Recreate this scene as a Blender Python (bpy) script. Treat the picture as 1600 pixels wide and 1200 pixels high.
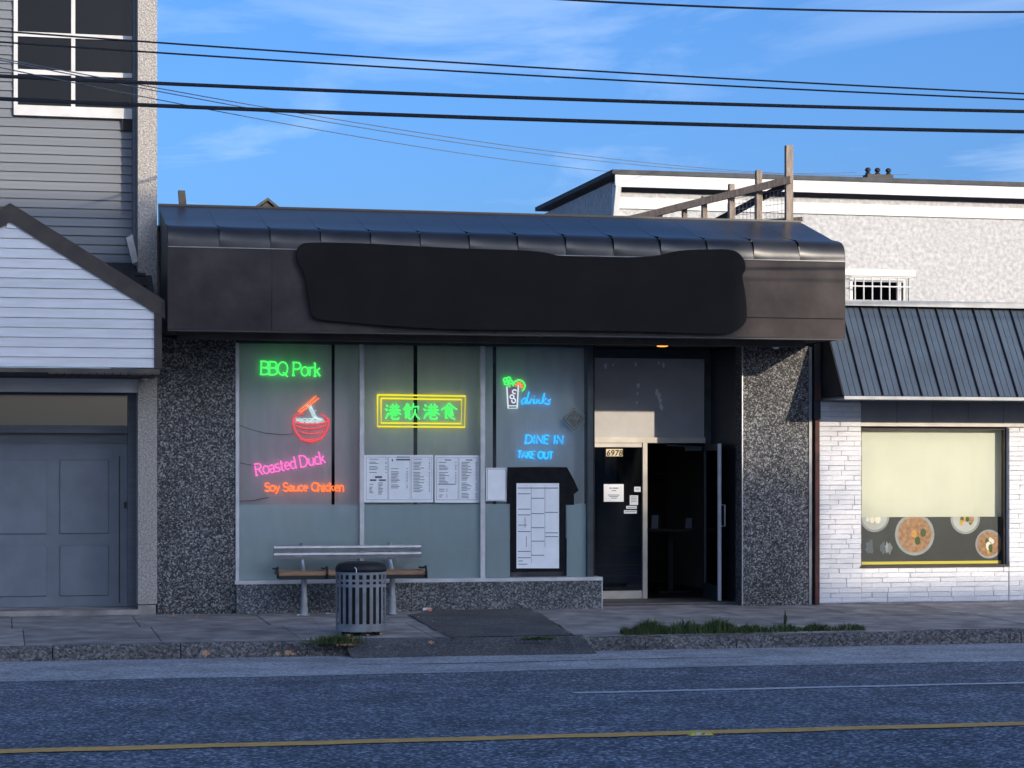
import bpy, math, random
from mathutils import Vector
random.seed(7)
R = math.radians
S = bpy.context.scene
for o in list(bpy.data.objects): bpy.data.objects.remove(o)
COL = S.collection

# ---------------------------------------------------------------- camera
FPX, CX, HY = 3500.0, 800.0, 738.0          # focal length, principal column and horizon row (1600 px frame)
YAW = math.atan(804/3500.0)
SA, CA = math.sin(YAW), math.cos(YAW)
CY, EYE = -28.65, 1.79
cd = bpy.data.cameras.new('camera'); cam = bpy.data.objects.new('camera', cd); COL.objects.link(cam)
cam.location = (0, CY, EYE); cam.rotation_euler = (R(90), 0, -YAW)
cd.sensor_width = 36; cd.lens = 36*FPX/1600; cd.shift_y = (HY-600)/1600
cd.clip_start = .1; cd.clip_end = 3000
S.camera = cam
S.render.resolution_x = 1024; S.render.resolution_y = 768

# ---------------------------------------------------------------- sky, sun, exposure
LIGHT = Vector((-.745, 1.3, -.417)).normalized()     # the way the sunlight travels
ELEV = math.asin(-LIGHT.z); AZ = math.atan2(-LIGHT.x, -LIGHT.y)
W = bpy.data.worlds.new('World'); S.world = W; W.use_nodes = True
nt = W.node_tree; N = nt.nodes; L = nt.links
N.clear()
sky = N.new('ShaderNodeTexSky'); sky.sky_type = 'NISHITA'; sky.sun_disc = False
sky.sun_elevation = ELEV; sky.sun_rotation = AZ
sky.air_density = .6; sky.dust_density = 4.0; sky.ozone_density = 4.5
hs = N.new('ShaderNodeHueSaturation'); hs.inputs['Saturation'].default_value = 1.12
hs.inputs['Value'].default_value = 1.0
L.new(sky.outputs[0], hs.inputs['Color'])
tc = N.new('ShaderNodeTexCoord'); sep = N.new('ShaderNodeSeparateXYZ'); L.new(tc.outputs['Generated'], sep.inputs[0])
zz = N.new('ShaderNodeMath'); zz.operation = 'MAXIMUM'; zz.inputs[1].default_value = .04; L.new(sep.outputs[2], zz.inputs[0])
dv = N.new('ShaderNodeVectorMath'); dv.operation = 'DIVIDE'
cb = N.new('ShaderNodeCombineXYZ')
for i in range(3): L.new(zz.outputs[0], cb.inputs[i])
L.new(tc.outputs['Generated'], dv.inputs[0]); L.new(cb.outputs[0], dv.inputs[1])
mp = N.new('ShaderNodeMapping'); mp.inputs['Scale'].default_value = (.9, .55, 1); mp.inputs['Rotation'].default_value = (0, 0, R(18))
L.new(dv.outputs[0], mp.inputs[0])
nz = N.new('ShaderNodeTexNoise'); nz.inputs['Scale'].default_value = 1.35; nz.inputs['Detail'].default_value = 7
nz.inputs['Roughness'].default_value = .55; nz.inputs['Distortion'].default_value = .6
L.new(mp.outputs[0], nz.inputs['Vector'])
cr = N.new('ShaderNodeMapRange'); cr.inputs[1].default_value = .52; cr.inputs[2].default_value = .85; cr.inputs[4].default_value = .45
L.new(nz.outputs['Fac'], cr.inputs[0])
mx = N.new('ShaderNodeMixRGB'); mx.inputs[2].default_value = (3.6, 4.2, 5.0, 1)
L.new(cr.outputs[0], mx.inputs[0]); L.new(hs.outputs[0], mx.inputs[1])
bg = N.new('ShaderNodeBackground'); bg.inputs[1].default_value = .142
wo = N.new('ShaderNodeOutputWorld'); L.new(mx.outputs[0], bg.inputs[0]); L.new(bg.outputs[0], wo.inputs[0])
sd = bpy.data.lights.new('sun', 'SUN'); sun = bpy.data.objects.new('sun', sd); COL.objects.link(sun)
sd.energy = 2.0; sd.angle = R(.6); sd.color = (1, .86, .68)
sun.rotation_euler = LIGHT.to_track_quat('-Z', 'Y').to_euler(); sun.location = (20, -40, 30)
S.view_settings.view_transform = 'Standard'; S.view_settings.look = 'None'
S.view_settings.exposure = 1.05; S.view_settings.gamma = 1
S.view_settings.use_curve_mapping = False

# ---------------------------------------------------------------- measuring: a sight line to a plane y = const or z = const
def ray(u, v): return Vector((FPX*SA+(u-CX)*CA, FPX*CA-(u-CX)*SA, HY-v))
def P(u, v, y=0.0):
    d = ray(u, v); return Vector((0, CY, EYE)) + d*((y-CY)/d.y)
def PX(u, y=0.0): return P(u, 700, y).x
def PZ(u, v, y=0.0): return P(u, v, y).z
def G(u, v, z):
    d = ray(u, v); return Vector((0, CY, EYE)) + d*((z-EYE)/d.z)

# ---------------------------------------------------------------- materials
def mat(name, c1, c2=None, rough=.7, metal=0, scale=8, bump=0, bscale=None, spec=.5, vary=0, detail=5, lo=.35, hi=.65,
        tex='noise', emit=None, estr=0, stain=None, stain_scale=1.2, coat=0, stretch=None):
    m = bpy.data.materials.new(name); m.use_nodes = True
    n = m.node_tree.nodes; l = m.node_tree.links; b = n['Principled BSDF']
    b.inputs['Roughness'].default_value = rough; b.inputs['Metallic'].default_value = metal
    b.inputs['Specular IOR Level'].default_value = spec; b.inputs['Coat Weight'].default_value = coat
    c1 = tuple(c1)+(1,); c2 = tuple(c2)+(1,) if c2 else None
    t = n.new('ShaderNodeTexCoord'); vec = t.outputs['Object']
    if stretch:
        mpp = n.new('ShaderNodeMapping'); mpp.inputs['Scale'].default_value = stretch; l.new(vec, mpp.inputs[0]); vec = mpp.outputs[0]
    col = None
    if c2:
        if tex == 'voronoi':
            x = n.new('ShaderNodeTexVoronoi'); x.inputs['Scale'].default_value = scale; out = x.outputs['Color']
            sp = n.new('ShaderNodeSeparateColor'); l.new(out, sp.inputs[0]); out = sp.outputs[0]
        else:
            x = n.new('ShaderNodeTexNoise'); x.inputs['Scale'].default_value = scale; x.inputs['Detail'].default_value = detail
            out = x.outputs['Fac']
        l.new(vec, x.inputs['Vector'])
        mr = n.new('ShaderNodeMapRange'); mr.inputs[1].default_value = lo; mr.inputs[2].default_value = hi; l.new(out, mr.inputs[0])
        mm = n.new('ShaderNodeMixRGB'); mm.inputs[1].default_value = c1; mm.inputs[2].default_value = c2
        l.new(mr.outputs[0], mm.inputs[0]); col = mm.outputs[0]
    if stain:
        x = n.new('ShaderNodeTexNoise'); x.inputs['Scale'].default_value = stain_scale; x.inputs['Detail'].default_value = 8; x.inputs['Roughness'].default_value = .65
        l.new(vec, x.inputs['Vector'])
        mr = n.new('ShaderNodeMapRange'); mr.inputs[1].default_value = .42; mr.inputs[2].default_value = .72; mr.inputs[4].default_value = stain[3]; l.new(x.outputs['Fac'], mr.inputs[0])
        mm = n.new('ShaderNodeMixRGB'); mm.inputs[1].default_value = c1; mm.inputs[2].default_value = tuple(stain[:3])+(1,)
        if col: l.new(col, mm.inputs[1])
        l.new(mr.outputs[0], mm.inputs[0]); col = mm.outputs[0]
    if vary:
        oi = n.new('ShaderNodeObjectInfo'); h = n.new('ShaderNodeHueSaturation'); h.inputs['Color'].default_value = c1
        mr = n.new('ShaderNodeMapRange'); mr.inputs[3].default_value = 1-vary; mr.inputs[4].default_value = 1+vary
        l.new(oi.outputs['Random'], mr.inputs[0]); l.new(mr.outputs[0], h.inputs['Value'])
        if col: l.new(col, h.inputs['Color'])
        col = h.outputs[0]
    if col: l.new(col, b.inputs['Base Color'])
    else: b.inputs['Base Color'].default_value = c1
    if bump:
        if tex == 'voronoi':
            x = n.new('ShaderNodeTexVoronoi'); o_ = x.outputs['Distance']
        else:
            x = n.new('ShaderNodeTexNoise'); x.inputs['Detail'].default_value = 6; o_ = x.outputs['Fac']
        x.inputs['Scale'].default_value = bscale or scale; l.new(vec, x.inputs['Vector'])
        bp = n.new('ShaderNodeBump'); bp.inputs['Strength'].default_value = bump; bp.inputs['Distance'].default_value = .02
        l.new(o_, bp.inputs['Height']); l.new(bp.outputs[0], b.inputs['Normal'])
    if emit:
        b.inputs['Emission Color'].default_value = tuple(emit)+(1,); b.inputs['Emission Strength'].default_value = estr
    return m
def glassmat(name, tint=(.93, .97, .965), refl=1.0, film=None, filmcol=(.5, .6, .62), rough=0.0, dirt=0.0):
    m = bpy.data.materials.new(name); m.use_nodes = True
    n = m.node_tree.nodes; l = m.node_tree.links; n.clear()
    tr = n.new('ShaderNodeBsdfTransparent'); tr.inputs[0].default_value = tint+(1,)
    gl = n.new('ShaderNodeBsdfGlossy'); gl.inputs['Roughness'].default_value = rough
    fr = n.new('ShaderNodeFresnel'); fr.inputs[0].default_value = 1.5
    mu = n.new('ShaderNodeMath'); mu.operation = 'MULTIPLY'; mu.inputs[1].default_value = 1.6*refl; l.new(fr.outputs[0], mu.inputs[0])
    base = tr.outputs[0]
    if film or dirt:
        df = n.new('ShaderNodeBsdfDiffuse'); df.inputs[0].default_value = filmcol+(1,)
        m2 = n.new('ShaderNodeMixShader'); m2.inputs[0].default_value = film or dirt
        if dirt:
            t = n.new('ShaderNodeTexCoord'); x = n.new('ShaderNodeTexNoise'); x.inputs['Scale'].default_value = 1.6; x.inputs['Detail'].default_value = 7
            mpp = n.new('ShaderNodeMapping'); mpp.inputs['Scale'].default_value = (1.6, 1, .5); l.new(t.outputs['Object'], mpp.inputs[0]); l.new(mpp.outputs[0], x.inputs['Vector'])
            mr = n.new('ShaderNodeMapRange'); mr.inputs[1].default_value = .42; mr.inputs[2].default_value = .75; mr.inputs[4].default_value = dirt
            l.new(x.outputs['Fac'], mr.inputs[0]); l.new(mr.outputs[0], m2.inputs[0])
        l.new(base, m2.inputs[1]); l.new(df.outputs[0], m2.inputs[2]); base = m2.outputs[0]
    m1 = n.new('ShaderNodeMixShader'); l.new(mu.outputs[0], m1.inputs[0]); l.new(base, m1.inputs[1]); l.new(gl.outputs[0], m1.inputs[2])
    o = n.new('ShaderNodeOutputMaterial'); l.new(m1.outputs[0], o.inputs[0]); return m
def aggregate(name, dark, mid, light, scale, bump=.5, rough=.75, lightfrac=.22):
    """small stones set in a dark ground: colour per cell, three tones"""
    m = bpy.data.materials.new(name); m.use_nodes = True
    n = m.node_tree.nodes; l = m.node_tree.links; b = n['Principled BSDF']; b.inputs['Roughness'].default_value = rough
    b.inputs['Specular IOR Level'].default_value = .35
    t = n.new('ShaderNodeTexCoord'); x = n.new('ShaderNodeTexVoronoi'); x.inputs['Scale'].default_value = scale
    l.new(t.outputs['Object'], x.inputs['Vector'])
    sp = n.new('ShaderNodeSeparateColor'); l.new(x.outputs['Color'], sp.inputs[0])
    rp = n.new('ShaderNodeValToRGB'); e = rp.color_ramp.elements; e[0].position = 0; e[0].color = dark+(1,); e[1].position = 1; e[1].color = light+(1,)
    k = e.new(1-2.2*lightfrac); k.color = mid+(1,); k = e.new(1-lightfrac); k.color = tuple((a*.6+c*.4) for a, c in zip(mid, light))+(1,)
    l.new(sp.outputs[0], rp.inputs[0])
    ns = n.new('ShaderNodeTexNoise'); ns.inputs['Scale'].default_value = 1.3; ns.inputs['Detail'].default_value = 6; l.new(t.outputs['Object'], ns.inputs['Vector'])
    mr = n.new('ShaderNodeMapRange'); mr.inputs[1].default_value = .3; mr.inputs[2].default_value = .7; mr.inputs[3].default_value = .7; mr.inputs[4].default_value = 1.2; l.new(ns.outputs['Fac'], mr.inputs[0])
    h = n.new('ShaderNodeHueSaturation'); l.new(rp.outputs[0], h.inputs['Color']); l.new(mr.outputs[0], h.inputs['Value']); l.new(h.outputs[0], b.inputs['Base Color'])
    bp = n.new('ShaderNodeBump'); bp.inputs['Strength'].default_value = bump; bp.inputs['Distance'].default_value = .012; bp.invert = True
    l.new(x.outputs['Distance'], bp.inputs['Height']); l.new(bp.outputs[0], b.inputs['Normal']); return m
def neon(name, c, s): return mat(name, (.02, .02, .02), rough=.5, emit=c, estr=s)

M = dict(
 pebble=aggregate('pebble_dash', (.02, .021, .024), (.07, .071, .074), (.36, .355, .345), 60, .6),
 granite=aggregate('stall_riser_stone', (.03, .032, .038), (.10, .105, .11), (.32, .33, .34), 58, .2, .45),
 stucco_beige=mat('beige_stucco', (.45, .42, .385), (.27, .25, .225), .9, scale=38, bump=1.0, bscale=42, detail=3),
 stucco_white=mat('white_stucco', (.48, .475, .46), (.33, .328, .32), .9, scale=13, bump=1.0, bscale=11, detail=5, stain=(.32, .32, .31, .4), stain_scale=.8),
 white_trim=mat('white_trim', (.58, .575, .56), (.5, .495, .48), .6, scale=4),
 awning_top=mat('dark_awning_metal', (.018, .018, .021), (.024, .024, .027), .34, scale=3, bump=.12, bscale=2.5, spec=.42, stain=(.035, .034, .034, .5), stain_scale=1.5),
 fascia=mat('fascia_metal', (.080, .068, .065), (.054, .047, .046), .6, spec=.04, scale=2.2, bump=.10, bscale=2.0, stain=(.022, .020, .021, .75), stain_scale=.9),
 soffit=mat('soffit_paint', (.10, .085, .07), (.06, .052, .045), .8, scale=3),
 cover=mat('redaction_black', (.017, .0165, .0165), (.02, .0195, .0195), 1.0, spec=.0, scale=2),
 alu=mat('aluminium_frame', (.62, .62, .63), (.48, .49, .5), .45, .15, scale=6),
 cream_alu=mat('cream_door_frame', (.62, .58, .5), (.5, .46, .4), .5, scale=5),
 dark_alu=mat('dark_frame', (.05, .07, .08), (.035, .045, .05), .45, .3, scale=5),
 blind=mat('grey_blind', (.62, .62, .61), (.54, .545, .545), .85, scale=1.3, detail=7, stretch=(2, 1, .5)),
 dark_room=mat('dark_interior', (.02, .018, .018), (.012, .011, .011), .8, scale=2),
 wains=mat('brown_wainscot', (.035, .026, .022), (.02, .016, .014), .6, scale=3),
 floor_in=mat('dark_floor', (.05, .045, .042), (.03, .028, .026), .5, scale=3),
 panel_grey=mat('grey_transom_panel', (.5, .49, .48), (.44, .435, .43), .55, scale=1.6, detail=7, stain=(.22, .22, .22, .25), stain_scale=3),
 chip=mat('bare_primer', (.88, .88, .85), rough=.8),
 recess=mat('dark_recess_panel', (.020, .022, .028), (.028, .03, .036), .35, scale=3),
 tile=mat('recess_tile', (.16, .135, .12), (.10, .09, .085), .5, scale=7),
 paper=mat('white_paper', (.84, .86, .88), (.78, .80, .83), .7, scale=7),
 ink=mat('printing_ink', (.09, .10, .12), rough=.8),
 ink_grey=mat('grey_ink', (.24, .26, .29), rough=.8),
 cloth=mat('black_cloth', (.010, .010, .012), (.016, .016, .018), .95, scale=9, spec=.1),
 plate=mat('cream_plate', (.72, .60, .36), (.6, .5, .3), .5, scale=10),
 black=mat('black_paint', (.012, .012, .013), rough=.5),
 wire=mat('cable_rubber', (.012, .014, .02), rough=.7),
 thinwire=mat('grey_wire', (.10, .12, .15), rough=.6),
 steel=mat('galvanised_steel', (.46, .47, .49), (.36, .37, .39), .42, .65, scale=9),
 bin=mat('grey_bin_paint', (.30, .315, .33), (.24, .25, .27), .45, .25, scale=7, stain=(.12, .10, .09, .5), stain_scale=5),
 bin_lid=mat('black_bin_lid', (.008, .008, .01), (.013, .013, .015), .6, scale=5, bump=.15),
 wood=mat('bench_wood', (.34, .19, .10), (.19, .115, .07), .75, scale=9, stretch=(1, 9, 9), bump=.25, vary=.15),
 oldwood=mat('weathered_wood', (.33, .26, .20), (.2, .16, .13), .9, scale=7, stretch=(6, 6, 1), bump=.3, vary=.12),
 iron=mat('dark_iron', (.03, .03, .033), rough=.55, metal=.5),
 roofmetal=mat('blue_grey_roof_metal', (.085, .115, .15), (.07, .095, .125), .4, .25, scale=2.5, bump=.06, stain=(.05, .06, .075, .5), stain_scale=1.4),
 darkside=mat('dark_side_panel', (.025, .025, .03), (.035, .035, .04), .6, scale=4),
 flash=mat('grey_flashing', (.30, .31, .32), (.22, .23, .24), .5, .3, scale=5),
 brick=mat('white_painted_brick', (.84, .84, .85), (.74, .74, .76), .6, scale=14, bump=.45, bscale=26, vary=.06, stain=(.40, .40, .41, .4), stain_scale=4),
 mortar=mat('painted_mortar', (.6, .6, .62), (.48, .48, .5), .8, scale=18, bump=.4),
 rust=mat('rusty_red_trim', (.11, .035, .028), (.05, .025, .022), .8, scale=8, bump=.3),
 creamblind=mat('cream_blind', (.74, .72, .60), (.7, .68, .57), .85, scale=2),
 yellow=mat('yellow_strip', (.75, .62, .08), rough=.6),
 greypanel=mat('grey_head_panel', (.22, .22, .23), (.18, .18, .19), .6, scale=3),
 siding=mat('blue_grey_siding', (.15, .165, .185), (.12, .133, .15), .6, scale=5, vary=.08, stretch=(.5, 1, 4)),
 wsiding=mat('white_siding', (.66, .67, .69), (.58, .59, .61), .6, scale=5, vary=.05, stretch=(.5, 1, 4)),
 browntrim=mat('dark_brown_trim', (.055, .042, .036), (.035, .028, .025), .7, scale=6),
 shingle=mat('dark_shingle', (.045, .042, .042), (.025, .024, .025), .95, scale=20, bump=.5, vary=.3),
 greydoor=mat('blue_grey_door', (.15, .18, .22), (.12, .145, .18), .5, scale=3),
 roofing=mat('roof_felt', (.07, .075, .08), (.05, .052, .055), .9, scale=6),
 slab=mat('sidewalk_concrete', (.40, .36, .335), (.22, .20, .19), .92, scale=2.6, detail=10, bump=.3, bscale=60, vary=.12, stain=(.06, .056, .055, .6), stain_scale=2.2),
 kerb=aggregate('kerb_concrete', (.05, .048, .046), (.125, .118, .113), (.24, .232, .225), 42, .8, .95, .22),
 patch=aggregate('old_asphalt_patch', (.07, .066, .064), (.115, .108, .105), (.20, .195, .19), 60, .6, .95, .15),
 asphalt=aggregate('road_asphalt', (.045, .055, .075), (.125, .14, .17), (.5, .52, .56), 44, .7, .85, .16),
 gutter=aggregate('worn_gutter_asphalt', (.18, .185, .195), (.34, .345, .355), (.58, .58, .59), 46, .6, .9, .25),
 paint_y=mat('yellow_road_paint', (.88, .46, .10), (.62, .34, .10), .8, scale=14, bump=.3, bscale=50),
 paint_w=mat('white_road_paint', (.62, .63, .64), (.4, .41, .42), .8, scale=14),
 crack=mat('crack_filler', (.012, .011, .011), rough=1),
 grass=mat('grass_blade', (.055, .10, .028), (.10, .13, .04), .7, scale=14),
 weed=mat('weed_leaf', (.05, .075, .03), (.075, .09, .04), .7, scale=14),
 leaf=mat('dry_leaf', (.52, .31, .18), (.34, .18, .10), .8, scale=20),
 white_plastic=mat('white_plastic', (.72, .72, .73), rough=.4),
 can=mat('crumpled_can', (.65, .66, .7), (.55, .16, .08), .4, scale=22, lo=.45, hi=.55),
 opp=mat('opposite_wall', (.34, .32, .30), (.28, .265, .25), .85, scale=2),
 opp_glass=mat('opposite_glass', (.04, .05, .06), rough=.1),
 bark=mat('bark', (.09, .07, .055), (.05, .04, .032), .9, scale=12, bump=.5),
 treeleaf=mat('tree_leaf', (.11, .09, .03), (.07, .08, .028), .8, scale=3),
 glass=glassmat('shop_glass', dirt=.16, filmcol=(.55, .56, .56)),
 clean_glass=glassmat('clean_glass', dirt=.04),
 door_glass=glassmat('door_glass', (.35, .36, .38), 1.1, dirt=.05, filmcol=(.4, .4, .4)),
 film=glassmat('frosted_film', (.45, .56, .6), .5, film=.62, filmcol=(.84, .97, .98), rough=.3),
 win_dark=glassmat('upper_glass', (.25, .27, .3), .25),
 n_green=neon('neon_green', (.06, 1, .12), .85), n_pink=neon('neon_pink', (1, .16, .55), .7), n_orange=neon('neon_orange', (1, .16, .04), .9),
 n_red=neon('neon_red', (1, .07, .08), .55), n_white=neon('neon_white', (.75, .95, 1), .5), n_yellow=neon('neon_yellow', (1, .86, .02), .55),
 n_blue=neon('neon_blue', (.02, .38, 1), .95), n_unlit=mat('unlit_neon_tube', (.85, .80, .70), rough=.4), diamond=mat('brown_sign_plate', (.22, .19, .16), (.32, .29, .25), rough=.4, scale=30), lamp=neon('warm_lamp', (1, .36, .05), 1.0),
 n_drink=neon('neon_drink_fill', (.35, .18, .36), .25),
 sign_back=mat('clear_sign_backing', (.2, .22, .23), rough=.3),
)

# ---------------------------------------------------------------- mesh helpers
class MB:
    def __init__(s): s.v = []; s.f = []
    def add(s, vs, fs):
        k = len(s.v); s.v += [tuple(p) for p in vs]; s.f += [tuple(i+k for i in f) for f in fs]; return s
    def box(s, x0, x1, y0, y1, z0, z1):
        return s.add([(x, y, z) for z in (z0, z1) for y in (y0, y1) for x in (x0, x1)],
                     [(0, 2, 3, 1), (4, 5, 7, 6), (0, 1, 5, 4), (2, 6, 7, 3), (0, 4, 6, 2), (1, 3, 7, 5)])
    def cbox(s, c, sx, sy, sz): return s.box(c[0]-sx/2, c[0]+sx/2, c[1]-sy/2, c[1]+sy/2, c[2]-sz/2, c[2]+sz/2)
    def prism(s, pts, d):                       # polygon of 3-D points swept by the vector d
        n = len(pts); a = [Vector(p) for p in pts]; b = [p+Vector(d) for p in a]
        return s.add(a+b, [tuple(range(n))[::-1], tuple(range(n, 2*n))]+[(i, (i+1) % n, n+(i+1) % n, n+i) for i in range(n)])
    def quad(s, a, b, c, d): return s.add([a, b, c, d], [(0, 1, 2, 3)])
    def tube(s, pts, r, n=6, cap=True, r1=None):
        pts = [Vector(p) for p in pts]; k = len(s.v); m = len(pts); up = None
        for i, p in enumerate(pts):
            t = (pts[min(i+1, m-1)]-pts[max(i-1, 0)])
            t = t.normalized() if t.length > 1e-9 else Vector((0, 0, 1))
            if up is None: up = t.orthogonal().normalized()
            up = (up-t*up.dot(t)); up = up.normalized() if up.length > 1e-6 else t.orthogonal().normalized()
            w = t.cross(up); rr = r if r1 is None else r+(r1-r)*i/(m-1)
            for j in range(n):
                a = 2*math.pi*j/n; s.v.append(tuple(p+(up*math.cos(a)+w*math.sin(a))*rr))
        for i in range(m-1):
            for j in range(n):
                a = k+i*n+j; b = k+i*n+(j+1) % n; s.f.append((a, b, b+n, a+n))
        if cap: s.f.append(tuple(range(k, k+n))[::-1]); s.f.append(tuple(range(k+(m-1)*n, k+m*n)))
        return s
    def lathe(s, c, prof, n=32, close=False):   # prof: (radius, height) from bottom to top
        k = len(s.v); m = len(prof)
        for r, h in prof:
            for j in range(n):
                a = 2*math.pi*j/n; s.v.append((c[0]+r*math.cos(a), c[1]+r*math.sin(a), c[2]+h))
        for i in range(m-1):
            for j in range(n):
                a = k+i*n+j; b = k+i*n+(j+1) % n; s.f.append((a, b, b+n, a+n))
        if close: s.f.append(tuple(range(k, k+n))[::-1]); s.f.append(tuple(range(k+(m-1)*n, k+m*n)))
        return s
ORG = {}
def link(o, parent, org):
    COL.objects.link(o); ORG[o.name] = Vector(org)
    if parent: o.parent = parent
    return o
def tag(o, label=None, cat=None, group=None, kind=None):
    for k, v in (('label', label), ('category', cat), ('group', group), ('kind', kind)):
        if v: o[k] = v
    return o
def thing(name, loc, label, cat, group=None):
    o = bpy.data.objects.new(name, None); o.empty_display_size = .1; o.location = loc
    return tag(link(o, None, loc), label, cat, group)
def build(mb, name, m, parent=None, smooth=False, kind=None, org=None, label=None, bevel=0):
    og = ORG[parent.name] if parent else Vector(org if org is not None else (0, 0, 0))
    me = bpy.data.meshes.new(name); me.from_pydata([tuple(Vector(v)-og) for v in mb.v], [], mb.f); me.update()
    me.materials.append(M[m]); o = bpy.data.objects.new(name, me)
    if smooth: me.polygons.foreach_set('use_smooth', [True]*len(me.polygons))
    if parent is None: o.location = og
    link(o, parent, og)
    if bevel:
        b = o.modifiers.new('bevel', 'BEVEL'); b.width = bevel; b.segments = 2; b.limit_method = 'ANGLE'
    return tag(o, label, None, None, kind)
def box(name, m, parent, x0, x1, y0, y1, z0, z1, **k): return build(MB().box(x0, x1, y0, y1, z0, z1), name, m, parent, **k)
def single(mb, name, m, label, cat, group=None, org=None, **k):
    return tag(build(mb, name, m, None, org=org, **k), label, cat, group)
def struct(mb, name, m, **k): return build(mb, name, m, None, kind='structure', **k)
def piece(name, me, parent, loc, scale=(1, 1, 1), rot=(0, 0, 0)):
    o = bpy.data.objects.new(name, me); o.location = Vector(loc)-ORG[parent.name]; o.scale = scale; o.rotation_euler = rot
    COL.objects.link(o); ORG[o.name] = Vector(loc); o.parent = parent; return o
def mesh_of(mb, name, m):
    me = bpy.data.meshes.new(name); me.from_pydata(mb.v, [], mb.f); me.update(); me.materials.append(M[m]); return me
def chamfer_box(c=.06, inset=.05):
    """unit block with a chamfered front (-y) face; spans x 0..1, y 0..1, z 0..1"""
    return MB().add([(0, 0+inset*4, 0), (1, inset*4, 0), (1, inset*4, 1), (0, inset*4, 1), (0, 1, 0), (1, 1, 0), (1, 1, 1), (0, 1, 1),
                     (c*.35, 0, c), (1-c*.35, 0, c), (1-c*.35, 0, 1-c), (c*.35, 0, 1-c)],
                    [(8, 9, 10, 11), (0, 1, 9, 8), (1, 2, 10, 9), (2, 3, 11, 10), (3, 0, 8, 11), (0, 4, 5, 1), (1, 5, 6, 2), (2, 6, 7, 3), (3, 7, 4, 0), (4, 7, 6, 5)])

# ================================================================ GROUND
ZK, ZR, ZC = -.08, -.25, -.12            # kerb top, gutter, crown of the road
YK = -3.85                               # back of the kerb
def walk_z(y): return ZK*max(0, min(1, -y/-YK*-1 if False else (-y)/(-YK)))
def road_z(y): return ZR+(ZC-ZR)*min(1, max(0, (y+3.98)/(-13+3.98)))
base = MB().add([(-1500, -1500, -1.2), (1500, -1500, -1.2), (1500, 1500, -1.2), (-1500, 1500, -1.2)], [(0, 1, 2, 3)])
struct(base, 'ground', 'slab')
rd = MB()
ys = [-3.9, -6.8, -9.3, -13, -18, -22, -24]
zs = [ZR+.001, road_z(-6.8), road_z(-9.3), ZC, ZC-.05, ZC-.12, ZC-.13]
for i in range(len(ys)-1):
    rd.quad((-120, ys[i+1], zs[i+1]), (120, ys[i+1], zs[i+1]), (120, ys[i], zs[i]), (-120, ys[i], zs[i]))
struct(rd, 'road', 'asphalt')
struct(MB().box(-120, 120, -60, -24.0, -.6, -.1), 'far_sidewalk', 'slab')
# worn strip along the gutter, its road edge a little wavy
gt = MB(); n = 90
for i in range(n):
    x0 = -8+i*.34; x1 = x0+.34
    e = lambda x: -6.72-.06*math.sin(x*.7)-.025*math.sin(x*3.1)
    a, b = e(x0), e(x1)
    gt.quad((x0, a, road_z(a)+.004), (x1, b, road_z(b)+.004), (x1, -3.88, ZR+.004), (x0, -3.88, ZR+.004))
struct(gt, 'gutter_strip', 'gutter')
# painted lines
def stripe(name, m, x0, x1, yc, w, label=None):
    mb = MB(); k = int((x1-x0)/.25)
    for i in range(k):
        a = x0+(x1-x0)*i/k; b = x0+(x1-x0)*(i+1)/k
        ja = .012*math.sin(a*5.3)+.008*math.sin(a*13); jb = .012*math.sin(b*5.3)+.008*math.sin(b*13)
        mb.quad((a, yc-w/2+ja, road_z(yc-w/2)+.006), (b, yc-w/2+jb, road_z(yc-w/2)+.006), (b, yc+w/2+jb*.5, road_z(yc+w/2)+.006), (a, yc+w/2+ja*.5, road_z(yc+w/2)+.006))
    return struct(mb, name, m)
yl = G(800, 1153, ZC); wl = G(1150, 1078, road_z(-9.3))
stripe('yellow_centre_line', 'paint_y', -60, 60, yl.y, .25)
stripe('white_lane_line', 'paint_w', G(888, 1080, road_z(wl.y)).x, 60, wl.y, .16)
# sidewalk of concrete slabs
sw = thing('sidewalk', (0, 0, 0), 'grey concrete sidewalk', 'sidewalk'); del sw['label']; del sw['category']; sw['kind'] = 'structure'
build(MB().add([(-30, YK, ZK-.03), (40, YK, ZK-.03), (40, .0, -.03), (-30, .0, -.03), (-30, YK, -.5), (40, YK, -.5), (40, 1.6, -.03), (-30, 1.6, -.03)],
               [(0, 1, 2, 3), (4, 5, 1, 0), (3, 2, 6, 7)]), 'bed', 'crack', sw)
xs = [-30]
while xs[-1] < 32: xs.append(xs[-1]+random.choice((1.5, 1.55, 1.48)))
for r_, (ya, yb) in enumerate(((-1.86, .3), (YK, -1.87))):
    for i in range(len(xs)-1):
        if xs[i+1] < -4 or xs[i] > 17: continue
        a, b = xs[i]+r_*.12, xs[i+1]-.008+r_*.12
        dz = random.uniform(-.004, .004); tl = random.uniform(-.006, .006)
        g = .006
        za, zb = walk_z(ya)+dz, walk_z(yb)+dz
        mb = MB().add([(a, ya, za-.1), (b, ya, za-.1), (b, yb, zb-.1), (a, yb, zb-.1),
                       (a, ya, za-g), (b, ya, za-g+tl), (b, yb, zb-g+tl), (a, yb, zb-g),
                       (a+g, ya+g, za), (b-g, ya+g, za+tl), (b-g, yb-g, zb+tl), (a+g, yb-g, zb)],
                      [(8, 9, 10, 11), (4, 5, 9, 8), (5, 6, 10, 9), (6, 7, 11, 10), (7, 4, 8, 11), (0, 1, 5, 4), (1, 2, 6, 5), (2, 3, 7, 6), (3, 0, 4, 7)])
        build(mb, 'slab', 'slab', sw)
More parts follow.
